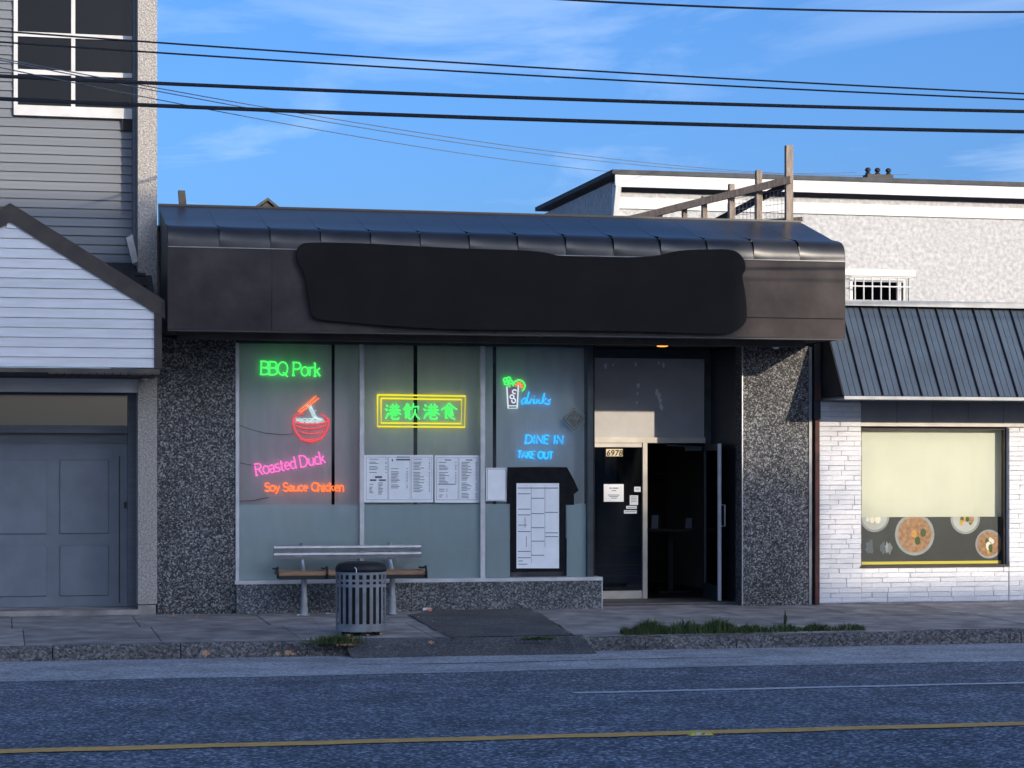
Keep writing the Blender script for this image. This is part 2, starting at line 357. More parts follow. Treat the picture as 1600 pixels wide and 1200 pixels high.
# kerb, broken by the asphalt crossover
kb = thing('kerb', (0, YK, 0), 'kerb', 'kerb'); del kb['label']; del kb['category']; kb['kind'] = 'structure'
XA, XB = G(552, 1010, ZK-.05).x, G(919, 1005, ZK-.05).x
def kerb_run(x0, x1):
    x = x0
    while x < x1-.3:
        w = min(random.uniform(1.3, 2.3), x1-x); a, b = x+.004, x+w-.006; dy = random.uniform(-.02, .02); dz = random.uniform(-.012, .008)
        mb = MB(); k = max(4, int(w/.07)); rows = []
        for i in range(k+1):
            xx = a+(b-a)*i/k; j = lambda s: random.uniform(-s, s)
            worn = .02 if random.random() < .14 else 0
            rows.append([(xx, YK+.0+dy, ZK-.25), (xx, YK+.0+dy, ZK+dz), (xx, YK-.075+dy+j(.008), ZK+dz+j(.005)-worn*.6), (xx, YK-.12+dy+j(.012)+worn, ZK-.035+dz+j(.008)-worn), (xx, YK-.16+dy+j(.008), ZR-.02)])
        for i in range(k):
            for q in range(4):
                c = len(mb.v); mb.v += [rows[i][q], rows[i+1][q], rows[i+1][q+1], rows[i][q+1]]; mb.f.append((c+3, c+2, c+1, c))
        for rr, rv in ((rows[0], False), (rows[k], True)):
            c = len(mb.v); mb.v += rr; mb.f.append(tuple(range(c, c+5))[::-1] if rv else tuple(range(c, c+5)))
        build(mb, 'kerb_stone', 'kerb', kb); x += w
kerb_run(-6, XA); kerb_run(XB, 18)
# asphalt crossover: patch on the walk and a ramp to the gutter
ap = MB()
poly = [(640, 965), (668, 958), (712, 953), (824, 955), (868, 974), (913, 996), (905, 1001), (716, 1001), (708, 995)]
pl2 = []
for i in range(len(poly)):
    (ua, va), (ub, vb) = poly[i], poly[(i+1) % len(poly)]; kk = max(1, int(math.hypot(ub-ua, (vb-va)*3)/9))
    for q in range(kk): pl2.append((ua+(ub-ua)*q/kk+random.uniform(-3.5, 3.5), va+(vb-va)*q/kk+random.uniform(-1.1, 1.1)))
pts = [G(u, v, -.04) for u, v in pl2]
pts = [Vector((p.x, max(p.y, YK-.0), walk_z(max(p.y, YK))+.012)) for p in pts]
ap.add(pts, [tuple(range(len(pts)))])
nn = 40
for i in range(nn):
    for q in range(3):
        vv = []
        for (ii, qq) in ((i, q), (i+1, q), (i+1, q+1), (i, q+1)):
            x = XA-.06+(XB-XA+.12)*ii/nn; h = random.Random(ii*7+qq)
            y = (YK+.04, YK-.14, YK-.34, YK-.62)[qq]; z = (ZK+.011, ZK-.035, ZR+.07, ZR+.008)[qq]
            wob = .03*math.sin(x*2.3+qq)+h.uniform(-.012, .012) if qq else 0
            vv.append((x, y+(wob if qq == 3 else 0), z+(h.uniform(-.008, .008) if 0 < qq < 3 else 0)))
        ap.quad(vv[3], vv[2], vv[1], vv[0])
struct(ap, 'asphalt_crossover', 'patch')
def crack(uv, z, w, name='pavement_crack', road=False):
    mb = MB(); pp = []
    for i in range(len(uv)-1):
        a, b = G(*uv[i], z), G(*uv[i+1], z); k = 7
        for q in range(k): pp.append(a+(b-a)*q/k)
    pp.append(G(*uv[-1], z))
    pr = None
    for i, p in enumerate(pp):
        ww = w*random.uniform(.4, 1.2); o = random.uniform(-w, w)*.5
        zz_ = (road_z(p.y)+.0075 if road else walk_z(max(p.y, YK))+.016)
        cur = ((p.x, p.y-ww/2+o, zz_), (p.x, p.y+ww/2+o, zz_))
        if pr: mb.quad(pr[0], cur[0], cur[1], pr[1])
        pr = cur
    return struct(mb, name, 'crack')
crack([(824, 955), (850, 966), (880, 981), (915, 997)], -.04, .10)
crack([(915, 998), (960, 995), (1000, 992)], -.07, .05)
crack([(440, 1003), (500, 1001), (560, 1000)], -.07, .05)
crack([(478, 963), (492, 973), (500, 981)], -.03, .04)
crack([(655, 963), (680, 975), (708, 995)], -.04, .03)
crack([(1290, 952), (1320, 958), (1350, 962), (1404, 960), (1500, 957)], -.02, .05)
crack([(1200, 968), (1290, 970), (1404, 966)], -.04, .02)
crack([(560, 1042), (700, 1041), (830, 1038), (960, 1034), (1180, 1030)], ZR, .05, 'road_crack', True)
crack([(1262, 1013), (1300, 1020), (1350, 1028)], ZR, .05, 'road_crack', True)
crack([(558, 1034), (572, 1040), (585, 1046)], ZR, .04, 'road_crack', True)

# ================================================================ THE RESTAURANT BUILDING
XL, XR = PX(246), 10.762
b = thing('restaurant_building', (XL, 0, 0), 'single storey dark restaurant with wide black metal awning and neon-lit windows', 'building')
HEAD = 3.49
xw0, xw1, xw2, xw3 = PX(368), PX(565), PX(754), PX(921)      # window jambs and mullions
xd0, xd1 = PX(938), 9.764                                    # door recess
YD = 1.4
box('pilaster', 'pebble', b, XL, xw0, -.0, .3, -.05, HEAD+.01, label='dark pebble-dash wall panel left of the windows')
box('pilaster', 'pebble', b, xd1, XR-.06, 0, .3, -.05, HEAD+.01, label='sunlit pebble-dash wall panel right of the doorway')
box('pilaster_trim', 'steel', b, xd1-.014, xd1, -.012, .02, 0, HEAD)
box('pilaster_trim', 'flash', b, XR-.06, XR-.02, -.015, .3, 0, HEAD)
ZS = PZ(368, 909)                                            # top of the stall riser
rz = thing
sr = box('stall_riser', 'granite', b, xw0+.002, xd0-.012, -.11, .28, -.05, ZS-.03)
box('corner_trim', 'alu', sr, xd0-.012, xd0, -.114, .28, -.05, ZS-.03)
box('joint', 'crack', sr, PX(640), PX(640)+.006, -.1115, -.10, -.05, ZS-.032)
box('joint', 'crack', sr, PX(800), PX(800)+.006, -.1115, -.10, -.05, ZS-.032)
# window: frame, sill, glass
wf = thing
box('window_sill', 'alu', b, xw0-.02, xd0, -.125, .24, ZS-.029, ZS+.016)
for nm, x, w, mm in (('window_jamb', xw0, .045, 'alu'), ('window_mullion', xw1-.025, .055, 'alu'), ('window_mullion', xw2-.03, .06, 'alu'), ('window_jamb', xw3-.03, .075, 'dark_alu')):
    box(nm, mm, b, x, x+w, -.02, .12, ZS+.016, HEAD-.05)
box('window_head', 'dark_alu', b, xw0, xw3+.045, -.022, .13, HEAD-.049, HEAD+.03)
panes = ((xw0+.045, xw1-.025), (xw1+.03, xw2-.03), (xw2+.03, xw3-.03))
for k, (a, c) in enumerate(panes):
    pn = build(MB().quad((a, .05, ZS+.017), (c, .05, ZS+.017), (c, .05, HEAD-.05), (a, .05, HEAD-.05)), 'window_pane', 'glass', b)
ZF = PZ(650, 788, .06)
for a, c in (panes[0], panes[1], (panes[2][0], PX(797, .06)), (PX(885, .06), panes[2][1])):
    build(MB().quad((a+.003, .056, ZS+.02), (c-.003, .056, ZS+.02), (c-.003, .056, ZF), (a+.003, .056, ZF)), 'frosted_film', 'film', b)
# blinds behind the glass
YB = .21
cuts = [xw0+.01, PX(518, YB), PX(523, YB), PX(646, YB), PX(652, YB), PX(770, YB), PX(775.5, YB), PX(913, YB)]
ZB = PZ(600, 843, YB)
for i in range(0, 8, 2):
    mb = MB(); k = 24
    for q in range(k):
        x0 = cuts[i]+(cuts[i+1]-cuts[i])*q/k; x1 = cuts[i]+(cuts[i+1]-cuts[i])*(q+1)/k
        wv = lambda x: YB+.006*math.sin(x*9)+.003*math.sin(x*31)
        mb.quad((x0, wv(x0), ZB), (x1, wv(x1), ZB), (x1, wv(x1), HEAD-.02), (x0, wv(x0), HEAD-.02))
    build(mb, 'blind', 'blind', b, smooth=True)
# shell: side walls, back, roof, ceiling, floor
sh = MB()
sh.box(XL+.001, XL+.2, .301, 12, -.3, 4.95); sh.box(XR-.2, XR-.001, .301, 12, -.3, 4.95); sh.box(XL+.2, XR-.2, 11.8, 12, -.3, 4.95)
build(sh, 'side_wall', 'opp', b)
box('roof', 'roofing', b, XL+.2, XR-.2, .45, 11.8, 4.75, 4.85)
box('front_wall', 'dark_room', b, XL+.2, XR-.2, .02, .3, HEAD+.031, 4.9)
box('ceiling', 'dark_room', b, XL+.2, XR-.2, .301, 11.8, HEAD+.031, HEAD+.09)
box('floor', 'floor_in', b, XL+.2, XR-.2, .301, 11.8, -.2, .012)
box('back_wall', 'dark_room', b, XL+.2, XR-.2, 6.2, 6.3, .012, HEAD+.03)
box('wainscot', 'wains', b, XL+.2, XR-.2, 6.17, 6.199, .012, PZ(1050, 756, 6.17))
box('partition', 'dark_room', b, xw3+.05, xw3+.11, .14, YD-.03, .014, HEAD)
# pictures on the back wall
for u0, u1, v0, v1 in ((1022, 1040, 694, 742), (1043, 1054, 690, 745), (1064, 1095, 690, 728)):
    a, c = P(u0, v0, 6.15), P(u1, v1, 6.15)
    f = box('picture_frame', 'soffit', b, a.x, c.x, 6.13, 6.17, c.z, a.z); box('picture', 'dark_room', f, a.x+.03, c.x-.03, 6.125, 6.13, c.z+.03, a.z-.03)
# door recess
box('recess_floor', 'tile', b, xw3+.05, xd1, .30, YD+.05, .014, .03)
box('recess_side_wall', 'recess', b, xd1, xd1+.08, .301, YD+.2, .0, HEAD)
box('recess_rail', 'dark_alu', b, xd1-.008, xd1-.0005, .03, YD-.06, PZ(1130, 688, .7)-.03, PZ(1130, 688, .7))
ft = YD
fx0, fx1 = xw3+.111, xd1-.002
zt = PZ(1000, 692, YD); zh = PZ(1000, 560, YD)
box('door_head', 'dark_alu', b, fx0, fx1, ft-.03, ft+.1, zh, HEAD+.02)
box('transom_bar', 'cream_alu', b, fx0, fx1-.09, ft-.05, ft+.06, zt, zt+.075)
box('door_jamb', 'dark_alu', b, fx1-.09, fx1, ft-.04, ft+.08, .031, zh-.001)
xm0, xm1 = PX(1003, YD), PX(1010, YD)
box('door_jamb', 'cream_alu', b, xm0, xm1, ft-.05, ft+.06, .031, zt-.001)
tp = box('transom_panel', 'panel_grey', b, fx0, fx1-.091, ft+.0, ft+.03, zt+.076, zh-.001)
for (u, v, s) in ((993, 570, 3), (1029, 567, 2), (1036, 570, 3), (997, 602, 3), (996, 615, 2), (995, 629, 2), (1026, 614, 5), (1030, 619, 4), (1031, 626, 4), (946, 572, 3), (1033, 636, 4), (958, 570, 2)):
    c = P(u, v, YD-.001); s *= .013
    pts = [(c.x+s*random.uniform(.3, .7)*math.cos(q*1.05), c.y-.002-(v % 7)*.0004-(u % 5)*.0001, c.z+s*1.4*random.uniform(.4, 1)*math.sin(q*1.05)) for q in range(6)]
    build(MB().add(pts, [tuple(range(6))[::-1]]), 'paint_chip', 'chip', tp)
# fixed left leaf: frame and dark glass
fl = box('fixed_door_leaf', 'cream_alu', b, fx0, xm0-.001, ft-.03, ft+.03, .033, PZ(980, 923, YD))
box('door_glass', 'door_glass', fl, fx0, xm0-.012, ft-.004, ft+.004, PZ(980, 923, YD)+.001, zt-.06)
box('top_rail', 'cream_alu', fl, fx0, xm0-.001, ft-.03, ft+.03, zt-.06, zt-.001)
box('stile', 'dark_alu', fl, xm0-.011, xm0-.001, ft-.02, ft+.02, PZ(980, 923, YD)+.001, zt-.061)
# open right leaf, hinged on the right jamb
hx, hy = fx1-.10, ft-.05; tx, ty = hx-.085, ft-.98
dvx = Vector((tx-hx, ty-hy, 0)); dl = dvx.length; dn = dvx.normalized(); dp = Vector((-dn.y, dn.x, 0))
def leafbox(s0, s1, t0, t1, z0, z1):
    q = [Vector((hx, hy, 0))+dn*s+dp*t for s, t in ((s0, t0), (s1, t0), (s1, t1), (s0, t1))]
    return MB().prism([(p.x, p.y, z0) for p in q], (0, 0, z1-z0))
zb = .045; zl = zt-.02
od = build(leafbox(dl-.05, dl, -.022, .022, zb, zl), 'open_door_leaf', 'alu', b, label='narrow white edge of the open glass door')
build(leafbox(0, .06, -.02, .02, zb, zl), 'stile', 'dark_alu', od); build(leafbox(.061, dl-.051, -.02, .02, zb, zb+.2), 'bottom_rail', 'dark_alu', od)
build(leafbox(.061, dl-.051, -.02, .02, zl-.09, zl), 'top_rail', 'dark_alu', od); build(leafbox(.061, dl-.051, -.004, .004, zb+.2, zl-.09), 'door_glass', 'door_glass', od)
hc = Vector((hx, hy, 0))+dn*(dl-.06)
hd = MB(); zA, zB_ = PZ(1127, 822, .45), PZ(1127, 789, .45)
o_ = dp*(.085 if dp.x > 0 else -.085)
hd.tube([hc+Vector((0, 0, zA)), hc+o_+Vector((0, 0, zA)), hc+o_+Vector((0, 0, zB_)), hc+Vector((0, 0, zB_))], .014, 8)
build(hd, 'door_handle', 'steel', od)
cl = MB(); cl.tube([(hx-.02, ft-.07, zt-.06), (hx-.55, ft-.06, zt-.03)], .014, 6); cl.box(hx-.30, hx-.06, ft-.10, ft-.05, zt-.11, zt-.05)
build(cl, 'door_closer', 'dark_alu', od)
# ceiling light in the soffit
# ---- awning
AX0, AX1, AY = 2.011, 10.715, -1.3
prof = [(-1.3, 4.52), (-1.297, 4.60), (-1.278, 4.68), (-1.235, 4.74), (-1.16, 4.785), (-1.02, 4.818), (-.84, 4.848), (-.55, 4.94), (-.1, 5.075), (.37, 5.22)]
aw = build(MB().box(AX0+.02, AX1-.02, -1.27, 0.0, 3.525, 3.55), 'awning', 'soffit', b, label='flat brown soffit under the awning')
na = 14
aw_x = [AX0+(AX1-AX0)*i/na for i in range(na+1)]
for i in range(na):
    x0, x1 = aw_x[i]+.001, aw_x[i+1]-.001; nx = 14; mb = MB(); rows = []
    ph = random.uniform(.8, 1.25)
    for q in range(nx+1):
        s = q/nx; row = []
        for j, (y, z) in enumerate(prof):
            wgt = (0, .5, 1, 1, .7, .25, .05, .02, 0, 0)[j]
            bl = wgt*ph*(.021*(1-s)**4-.007*s**8)
            ny, nzv = (-1, 0) if j < 2 else ((-.8, .6) if j < 4 else (-.3, .95))
            row.append((x0+(x1-x0)*s, y+bl*ny, z+bl*nzv))
        rows.append(row)
    m_ = len(prof)
    for r_ in rows: mb.v += r_
    for q in range(nx):
        for j in range(m_-1):
            a = q*m_+j; mb.f.append((a, a+m_, a+m_+1, a+1))
    build(mb, 'roof_panel', 'awning_top', aw, smooth=True)
fx = [AX0, PX(425, AY), PX(600, AY), PX(775, AY), PX(965, AY), PX(1145, AY), AX1]
for i in range(len(fx)-1):
    d = random.uniform(-.002, .002); t2 = random.uniform(0, .012)
    mb = MB().add([(fx[i]+.001, AY+d, 3.517+.008), (fx[i+1]-.001, AY+d+t2, 3.517), (fx[i+1]-.001, AY+d, 4.523), (fx[i]+.001, AY+d, 4.523),
                   (fx[i]+.001, AY+.028, 3.517+.008), (fx[i+1]-.001, AY+.028, 3.517), (fx[i+1]-.001, AY+.028, 4.523), (fx[i]+.001, AY+.028, 4.523)],
                  [(0, 1, 2, 3), (5, 4, 7, 6), (4, 5, 1, 0), (3, 2, 6, 7), (0, 3, 7, 4), (1, 5, 6, 2)])
    build(mb, 'fascia_panel', 'fascia', aw)
box('drip_edge', 'flash', aw, AX0, AX1, AY-.009, AY-.0005, 4.518, 4.528)
box('seam', 'crack', aw, PX(1100, AY), AX1-.005, AY-.012, AY-.003, 3.517+.262, 3.517+.267)
box('bottom_lip', 'darkside', aw, AX0, AX1, AY-.006, AY+.02, 3.502, 3.5165)
endp = [(0, p[0], p[1]) for p in prof]+[(0, .37, 4.9), (0, 0.0, 4.9), (0, 0, 3.52), (0, AY, 3.52)]
for x, d in ((AX0-.004, .003), (AX1+.001, .003)):
    build(MB().prism([(x, p[1]+.002, p[2]-.002) for p in endp], (d, 0, 0)), 'end_panel', 'awning_top', aw)
box('ridge_flashing', 'awning_top', aw, AX0, AX1, .34, .44, 4.95, 5.235)
box('soffit_beam', 'soffit', aw, PX(277, -.7), AX1-.35, -.75, -.65, 3.44, 3.524)
# recessed lamp and dome camera hang from the soffit
c = P(1035, 540, -.12)
lm = thing('soffit_light', (c.x, c.y, 3.525), 'small lit amber soffit light above the doorway', 'light')
build(MB().lathe((c.x, c.y, 3.47), [(.09, 0), (.10, .02), (.10, .054)], 20, True), 'housing', 'dark_alu', lm, smooth=False)
build(MB().lathe((c.x, c.y, 3.455), [(.03, 0), (.07, .005), (.075, .014)], 20, True), 'lens', 'lamp', lm)
c = P(1212, 533, -.55)
dc = thing('dome_camera', (c.x, c.y, 3.525), 'white dome security camera under the right end of the awning', 'camera')
build(MB().lathe((c.x, c.y, 3.478), [(.075, 0), (.08, .01), (.08, .046)], 24, True), 'mount', 'white_plastic', dc)
build(MB().lathe((c.x, c.y, 3.42), [(.004, 0), (.03, .006), (.05, .022), (.06, .045), (.062, .0575)], 24), 'dome', 'white_plastic', dc, smooth=True)
# made-up black panel in the outline of the blacked-out awning lettering
ol = [(463, 396), (469, 383), (488, 379), (560, 380), (640, 384), (720, 388), (800, 390.5), (850, 394), (880, 400), (960, 402), (1020, 400), (1060, 392), (1110, 389.5), (1145, 391), (1161, 403), (1165, 420), (1160, 432), (1164, 455), (1167, 490), (1163, 506), (1145, 519), (1110, 521.5), (1000, 518), (850, 516), (700, 514), (600, 508.5), (545, 503.5), (500, 499), (487, 490), (482, 465), (476, 430), (466, 410)]
def smooth_loop(p, k=4):
    out = []; n = len(p)
    for i in range(n):
        p0, p1, p2, p3 = [Vector((*p[(i+d) % n], 0)) for d in (-1, 0, 1, 2)]
        for q in range(k):
            t = q/k; out.append(.5*((2*p1)+(-p0+p2)*t+(2*p0-5*p1+4*p2-p3)*t*t+(-p0+3*p1-3*p2+p3)*t**3))
    return out
pts = [P(p.x, p.y, -1.365) for p in smooth_loop(ol)]
single(MB().prism(pts[::-1], (0, .024, 0)), 'redaction_panel', 'cover', 'long made-up matt black panel tracing the redaction across the awning front', 'redaction mark', org=(6.4, -1.36, 4))

# things on the roof
c = P(289, 308, .5)
st = MB().prism([(c.x-.045, .48, 4.86), (c.x+.06, .48, 4.86), (c.x+.0, .48, PZ(289, 298, .5)), (c.x-.085, .48, PZ(289, 299, .5)+.01)], (0, .1, 0))
single(st, 'roof_stub', 'browntrim', 'short leaning dark timber stub on the roof above the awning left end', 'timber stub', org=(c.x, .5, 4.86))
a, t_, d_ = P(402, 322, 8), P(418, 309, 8), P(433, 324, 8)
rv = thing('roof_vent', (t_.x, 8.2, 4.85), 'small pointed dark gable vent peeking over the awning', 'roof vent')
build(MB().prism([(a.x, 8, 4.85), (d_.x, 8, 4.85), (d_.x, 8, d_.z-.06), (t_.x, 8, t_.z-.06), (a.x, 8, a.z-.06)], (0, .8, 0)), 'body', 'browntrim', rv)
build(MB().prism([(a.x-.06, 7.95, a.z-.07), (t_.x, 7.95, t_.z-.05), (d_.x+.06, 7.95, d_.z-.07), (d_.x+.06, 7.95, d_.z-.02), (t_.x, 7.95, t_.z), (a.x-.06, 7.95, a.z-.02)], (0, .9, 0)), 'cap', 'roofing', rv)
# timber frame along the right edge of the roof
tf = thing('roof_fence', (10.6, .4, 4.85), 'weathered timber frame with wire mesh on the right edge of the roof', 'fence')
def fp(k): return (10.6-k, .5+k)                         # the frame runs back at an angle across the corner of the roof
for (k, z, w) in ((0, 6.28, .10), (.325, 5.97, .08), (.622, 5.81, .075), (.921, 5.67, .065), (1.142, 5.55, .06), (1.42, 5.46, .06)):
    x, y = fp(k); box('post', 'oldwood', tf, x-w/2, x+w/2, y-.04, y+.04, 4.85, z)
def beam(p, q, w, h):
    p, q = Vector(p), Vector(q); d = Vector((q.x-p.x, q.y-p.y, 0)).normalized(); n_ = Vector((-d.y, d.x, 0))*w/2; u_ = Vector((0, 0, h/2))
    return MB().prism([p-n_-u_, p+n_-u_, p+n_+u_, p-n_+u_], q-p)
def fpt(k, z, off): x, y = fp(k); return (x-off*.707, y-off*.707, z)
build(beam(fpt(-.05, 5.80, .085), fpt(1.75, 5.40, .085), .045, .10), 'top_rail', 'oldwood', tf)
build(beam(fpt(.05, 5.76, -.085), fpt(1.05, 5.18, -.085), .045, .10), 'brace', 'browntrim', tf)  # dark brown stands for the top rail's shadow on this beam
build(beam(fpt(-.12, 5.27, -.085), fpt(1.2, 5.24, -.085), .045, .06), 'bottom_rail', 'oldwood', tf)
ms = MB()
for i in range(16): k = .05+i*.042; ms.tube([fpt(k, 5.1, -.05), fpt(k, 5.72-k*.25, -.05)], .0035, 4)
for i in range(5): ms.tube([fpt(.02, 5.3+i*.1, -.05), fpt(.68, 5.3+i*.075, -.05)], .0035, 4)
build(ms, 'wire_mesh', 'steel', tf, kind='stuff')

# ================================================================ NEON SIGNS (single-stroke tubes)
def arc(cx, cy, rx, ry, a0, a1, n=10): return [(cx+rx*math.cos(R(a0+(a1-a0)*i/n)), cy+ry*math.sin(R(a0+(a1-a0)*i/n))) for i in range(n+1)]
def oo(w=.26): return arc(w, .34, w, .34, 0, 360, 18)
GL = {
 'B': (.62, [[(0, 0), (0, 1)], [(-.08, 1), (.28, 1)]+arc(.28, .76, .24, .24, 90, -90)+[(0, .52)], [(.28, .52)]+arc(.3, .26, .28, .26, 90, -90)+[(-.08, 0)]]),
 'Q': (.80, [arc(.36, .5, .36, .5, 0, 360, 22), [(.38, .22), (.56, .06), (.74, -.12)]]),
 'P': (.60, [[(0, 0), (0, 1)], [(-.08, 1), (.28, 1)]+arc(.28, .74, .26, .26, 90, -90)+[(0, .48)], [(-.1, 0), (.12, 0)]]),
 'R': (.64, [[(0, 0), (0, 1)], [(-.08, 1), (.28, 1)]+arc(.28, .76, .24, .24, 90, -90)+[(0, .52)], [(.25, .52), (.5, .02), (.6, 0)], [(-.1, 0), (.12, 0)]]),
 'D': (.70, [[(0, 0), (0, 1)], [(-.08, 1), (.2, 1)]+arc(.2, .5, .42, .5, 90, -90)+[(-.08, 0)]]),
 'S': (.56, [arc(.26, .75, .24, .25, 30, 270, 12)[:-1]+arc(.26, .25, .26, .26, 90, -155, 12)]),
 'C': (.68, [arc(.38, .5, .36, .5, 45, 318, 18)]),
 'o': (.56, [oo()]), 'a': (.54, [[(.05, .54)]+arc(.24, .46, .18, .20, 140, 0, 8)+[(.42, .08), (.52, 0)], arc(.23, .18, .19, .18, 0, 360, 14)]),
 'r': (.40, [[(-.03, .66), (.07, .66), (.07, 0)], arc(.25, .44, .18, .22, 170, 65, 6)]),
 'k': (.54, [[(.06, 1), (.06, 0)], [(.42, .64), (.08, .3)], [(.18, .4), (.46, 0)], [(-.04, 1), (.06, 1)], [(-.04, 0), (.16, 0)]]),
 's': (.44, [arc(.2, .5, .17, .17, 40, 270, 10)[:-1]+arc(.2, .17, .18, .17, 90, -150, 10)]),
 't': (.38, [[(.14, .92), (.14, .14)]+arc(.26, .12, .12, .12, 180, 300, 6), [(0, .64), (.32, .64)]]),
 'e': (.52, [[(.03, .36), (.46, .36)]+arc(.25, .34, .22, .32, 5, 310, 16)]),
 'd': (.56, [arc(.24, .33, .22, .33, 0, 360, 16), [(.46, 1), (.46, .06), (.54, 0)], [(.36, 1), (.46, 1)]]),
 'u': (.56, [[(.05, .66), (.05, .2)]+arc(.24, .2, .19, .2, 180, 350, 8), [(.45, .66), (.45, 0), (.53, 0)]]),
 'c': (.48, [arc(.26, .33, .23, .33, 50, 312, 14)]),
 'y': (.50, [[(.02, .66), (.23, .06)], [(.44, .66), (.2, -.14), (.08, -.28), (-.02, -.26)]]),
 'h': (.56, [[(.06, 1), (.06, 0)], arc(.26, .44, .2, .22, 180, 0, 8)+[(.46, 0)], [(-.03, 0), (.14, 0)], [(.4, 0), (.54, 0)]]),
 'n': (.56, [[(.06, .66), (.06, 0)], arc(.26, .44, .2, .22, 180, 0, 8)+[(.46, 0)], [(-.03, 0), (.14, 0)], [(.4, 0), (.54, 0)]]),
 'i': (.24, [[(.1, .66), (.1, 0)], [(.09, .86), (.11, .92)], [(0, 0), (.2, 0)], [(.02, .66), (.1, .66)]]),
 'I': (.34, [[(.12, 0), (.12, 1)]]), 'N': (.74, [[(.05, 0), (.05, 1), (.58, 0), (.58, 1)]]), 'E': (.56, [[(.48, 1), (.04, 1), (.04, 0), (.48, 0)], [(.04, .52), (.4, .52)]]),
 'T': (.60, [[(0, 1), (.52, 1)], [(.26, 1), (.26, 0)]]), 'A': (.68, [[(0, 0), (.3, 1), (.6, 0)], [(.12, .35), (.48, .35)]]), 'K': (.60, [[(.05, 1), (.05, 0)], [(.5, 1), (.06, .45)], [(.2, .58), (.52, 0)]]),
 'O': (.80, [arc(.36, .5, .34, .5, 0, 360, 20)]), 'U': (.70, [[(.05, 1), (.05, .3)]+arc(.32, .3, .27, .3, 180, 360, 10)+[(.59, 1)]]), ' ': (.36, []),
}
GL['B2'] = (.62, [[(.04, 0), (.04, 1), (.22, 1)]+arc(.22, .5, .36, .5, 90, -90)+[(.04, 0)]])
YN = .18
def neon_text(txt, u0, v0, u1, v1, cap, m, name, label, r=.0075, italic=0, sub=None, dy=0):
    """write txt along the base line (u0,v0)-(u1,v1); cap height in pixels"""
    a, c = P(u0, v0, YN), P(u1, v1, YN); h = cap*.0084; L_ = (c-a).length
    ex = (c-a).normalized(); ez = Vector((-ex.z, 0, ex.x))
    adv = sum(GL[(sub or {}).get(ch, ch)][0] for ch in txt); k = L_/adv
    root = thing(name, ((a.x+c.x)/2, YN, min(a.z, c.z)), label, 'neon sign'); x = 0; r *= 1.1
    for ch in txt:
        w, st_ = GL[(sub or {}).get(ch, ch)]
        if st_:
            mb = MB()
            for s in st_: mb.tube([a+ex*((x+p[0]+italic*p[1])*k)+ez*(p[1]*h) for p in s], r, 6)
            build(mb, 'letter', m, root, smooth=True)
        x += w
    # two clear standoffs tie the sign to the glass
    mb = MB()
    for t in (.2, .8):
        q = a+ex*(L_*t)+ez*(h*.5); mb.tube([(q.x, .052, q.z), (q.x, YN, q.z)], .004, 5)
    build(mb, 'standoff', 'sign_back', root); return root
neon_text('BBQ Pork', 408, 585, 502, 588, 20, 'n_green', 'neon_sign', 'glowing green neon sign reading BBQ Pork', .0085)
neon_text('Roasted Duck', 401, 743, 510, 723, 17.5, 'n_pink', 'neon_sign', 'glowing pink slanted neon sign reading Roasted Duck', .0085)
neon_text('Soy Sauce Chicken', 414, 767.5, 538, 767, 12.5, 'n_orange', 'neon_sign', 'glowing orange neon sign reading Soy Sauce Chicken', .0085)
neon_text('DINE IN', 821, 693, 881, 693.5, 13, 'n_blue', 'neon_sign', 'glowing blue neon sign reading DINE IN', .009, .08)
neon_text('TAKE OUT', 808, 715.5, 864, 717, 11, 'n_blue', 'neon_sign', 'small glowing blue neon sign reading TAKE OUT', .0085, .08)
def px_tube(mb, uv, r=.0085, y=YN, n=6): return mb.tube([P(u, v, y) for u, v in uv], r, n)
def parc(cx, cy, rx, ry, a0, a1, n=12): return [(cx+rx*math.cos(R(a0+(a1-a0)*i/n)), cy-ry*math.sin(R(a0+(a1-a0)*i/n))) for i in range(n+1)]
# drinks glass and script
dk = thing('neon_sign', P(820, 640, YN), 'multicoloured neon sign of a drink glass beside blue script reading drinks', 'neon sign')
mb = MB(); px_tube(mb, [(792, 604), (794, 638), (808, 638), (810, 602)], .009); px_tube(mb, [(795, 634), (807, 634)], .006); build(mb, 'glass_outline', 'n_white', dk, True)
mb = MB(); mb.add([P(793.5, 605, YN+.006), P(795.5, 633, YN+.006), P(806.5, 633, YN+.006), P(808.5, 605, YN+.006)], [(0, 1, 2, 3)]); build(mb, 'drink_fill', 'n_drink', dk)
mb = MB(); px_tube(mb, parc(804, 612, 3.2, 3, 20, 300)); px_tube(mb, parc(800, 620, 3, 3, 0, 360)); px_tube(mb, parc(802.5, 626, 3, 3.4, 110, -200)); build(mb, 'bubbles', 'n_white', dk, True)
mb = MB(); px_tube(mb, parc(811, 603, 9.2, 9.2, -60, 180, 16), .009); build(mb, 'lime_rim', 'n_green', dk, True)
mb = MB()
for an in (20, 65, 110, 155, -25): px_tube(mb, [(811+2*math.cos(R(an)), 603-2*math.sin(R(an))), (811+6.4*math.cos(R(an)), 603-6.4*math.sin(R(an)))], .008)
build(mb, 'lime_segments', 'n_orange', dk, True)
mb = MB()
for q, w in ((795, 592), (789.5, 593.5), (798, 597), (791, 598.5)): px_tube(mb, parc(q, w, 3, 2.7, 0, 360), .008)
px_tube(mb, [(793, 600), (797, 605)], .007); build(mb, 'mint_leaf', 'n_green', dk, True)
mb = MB()
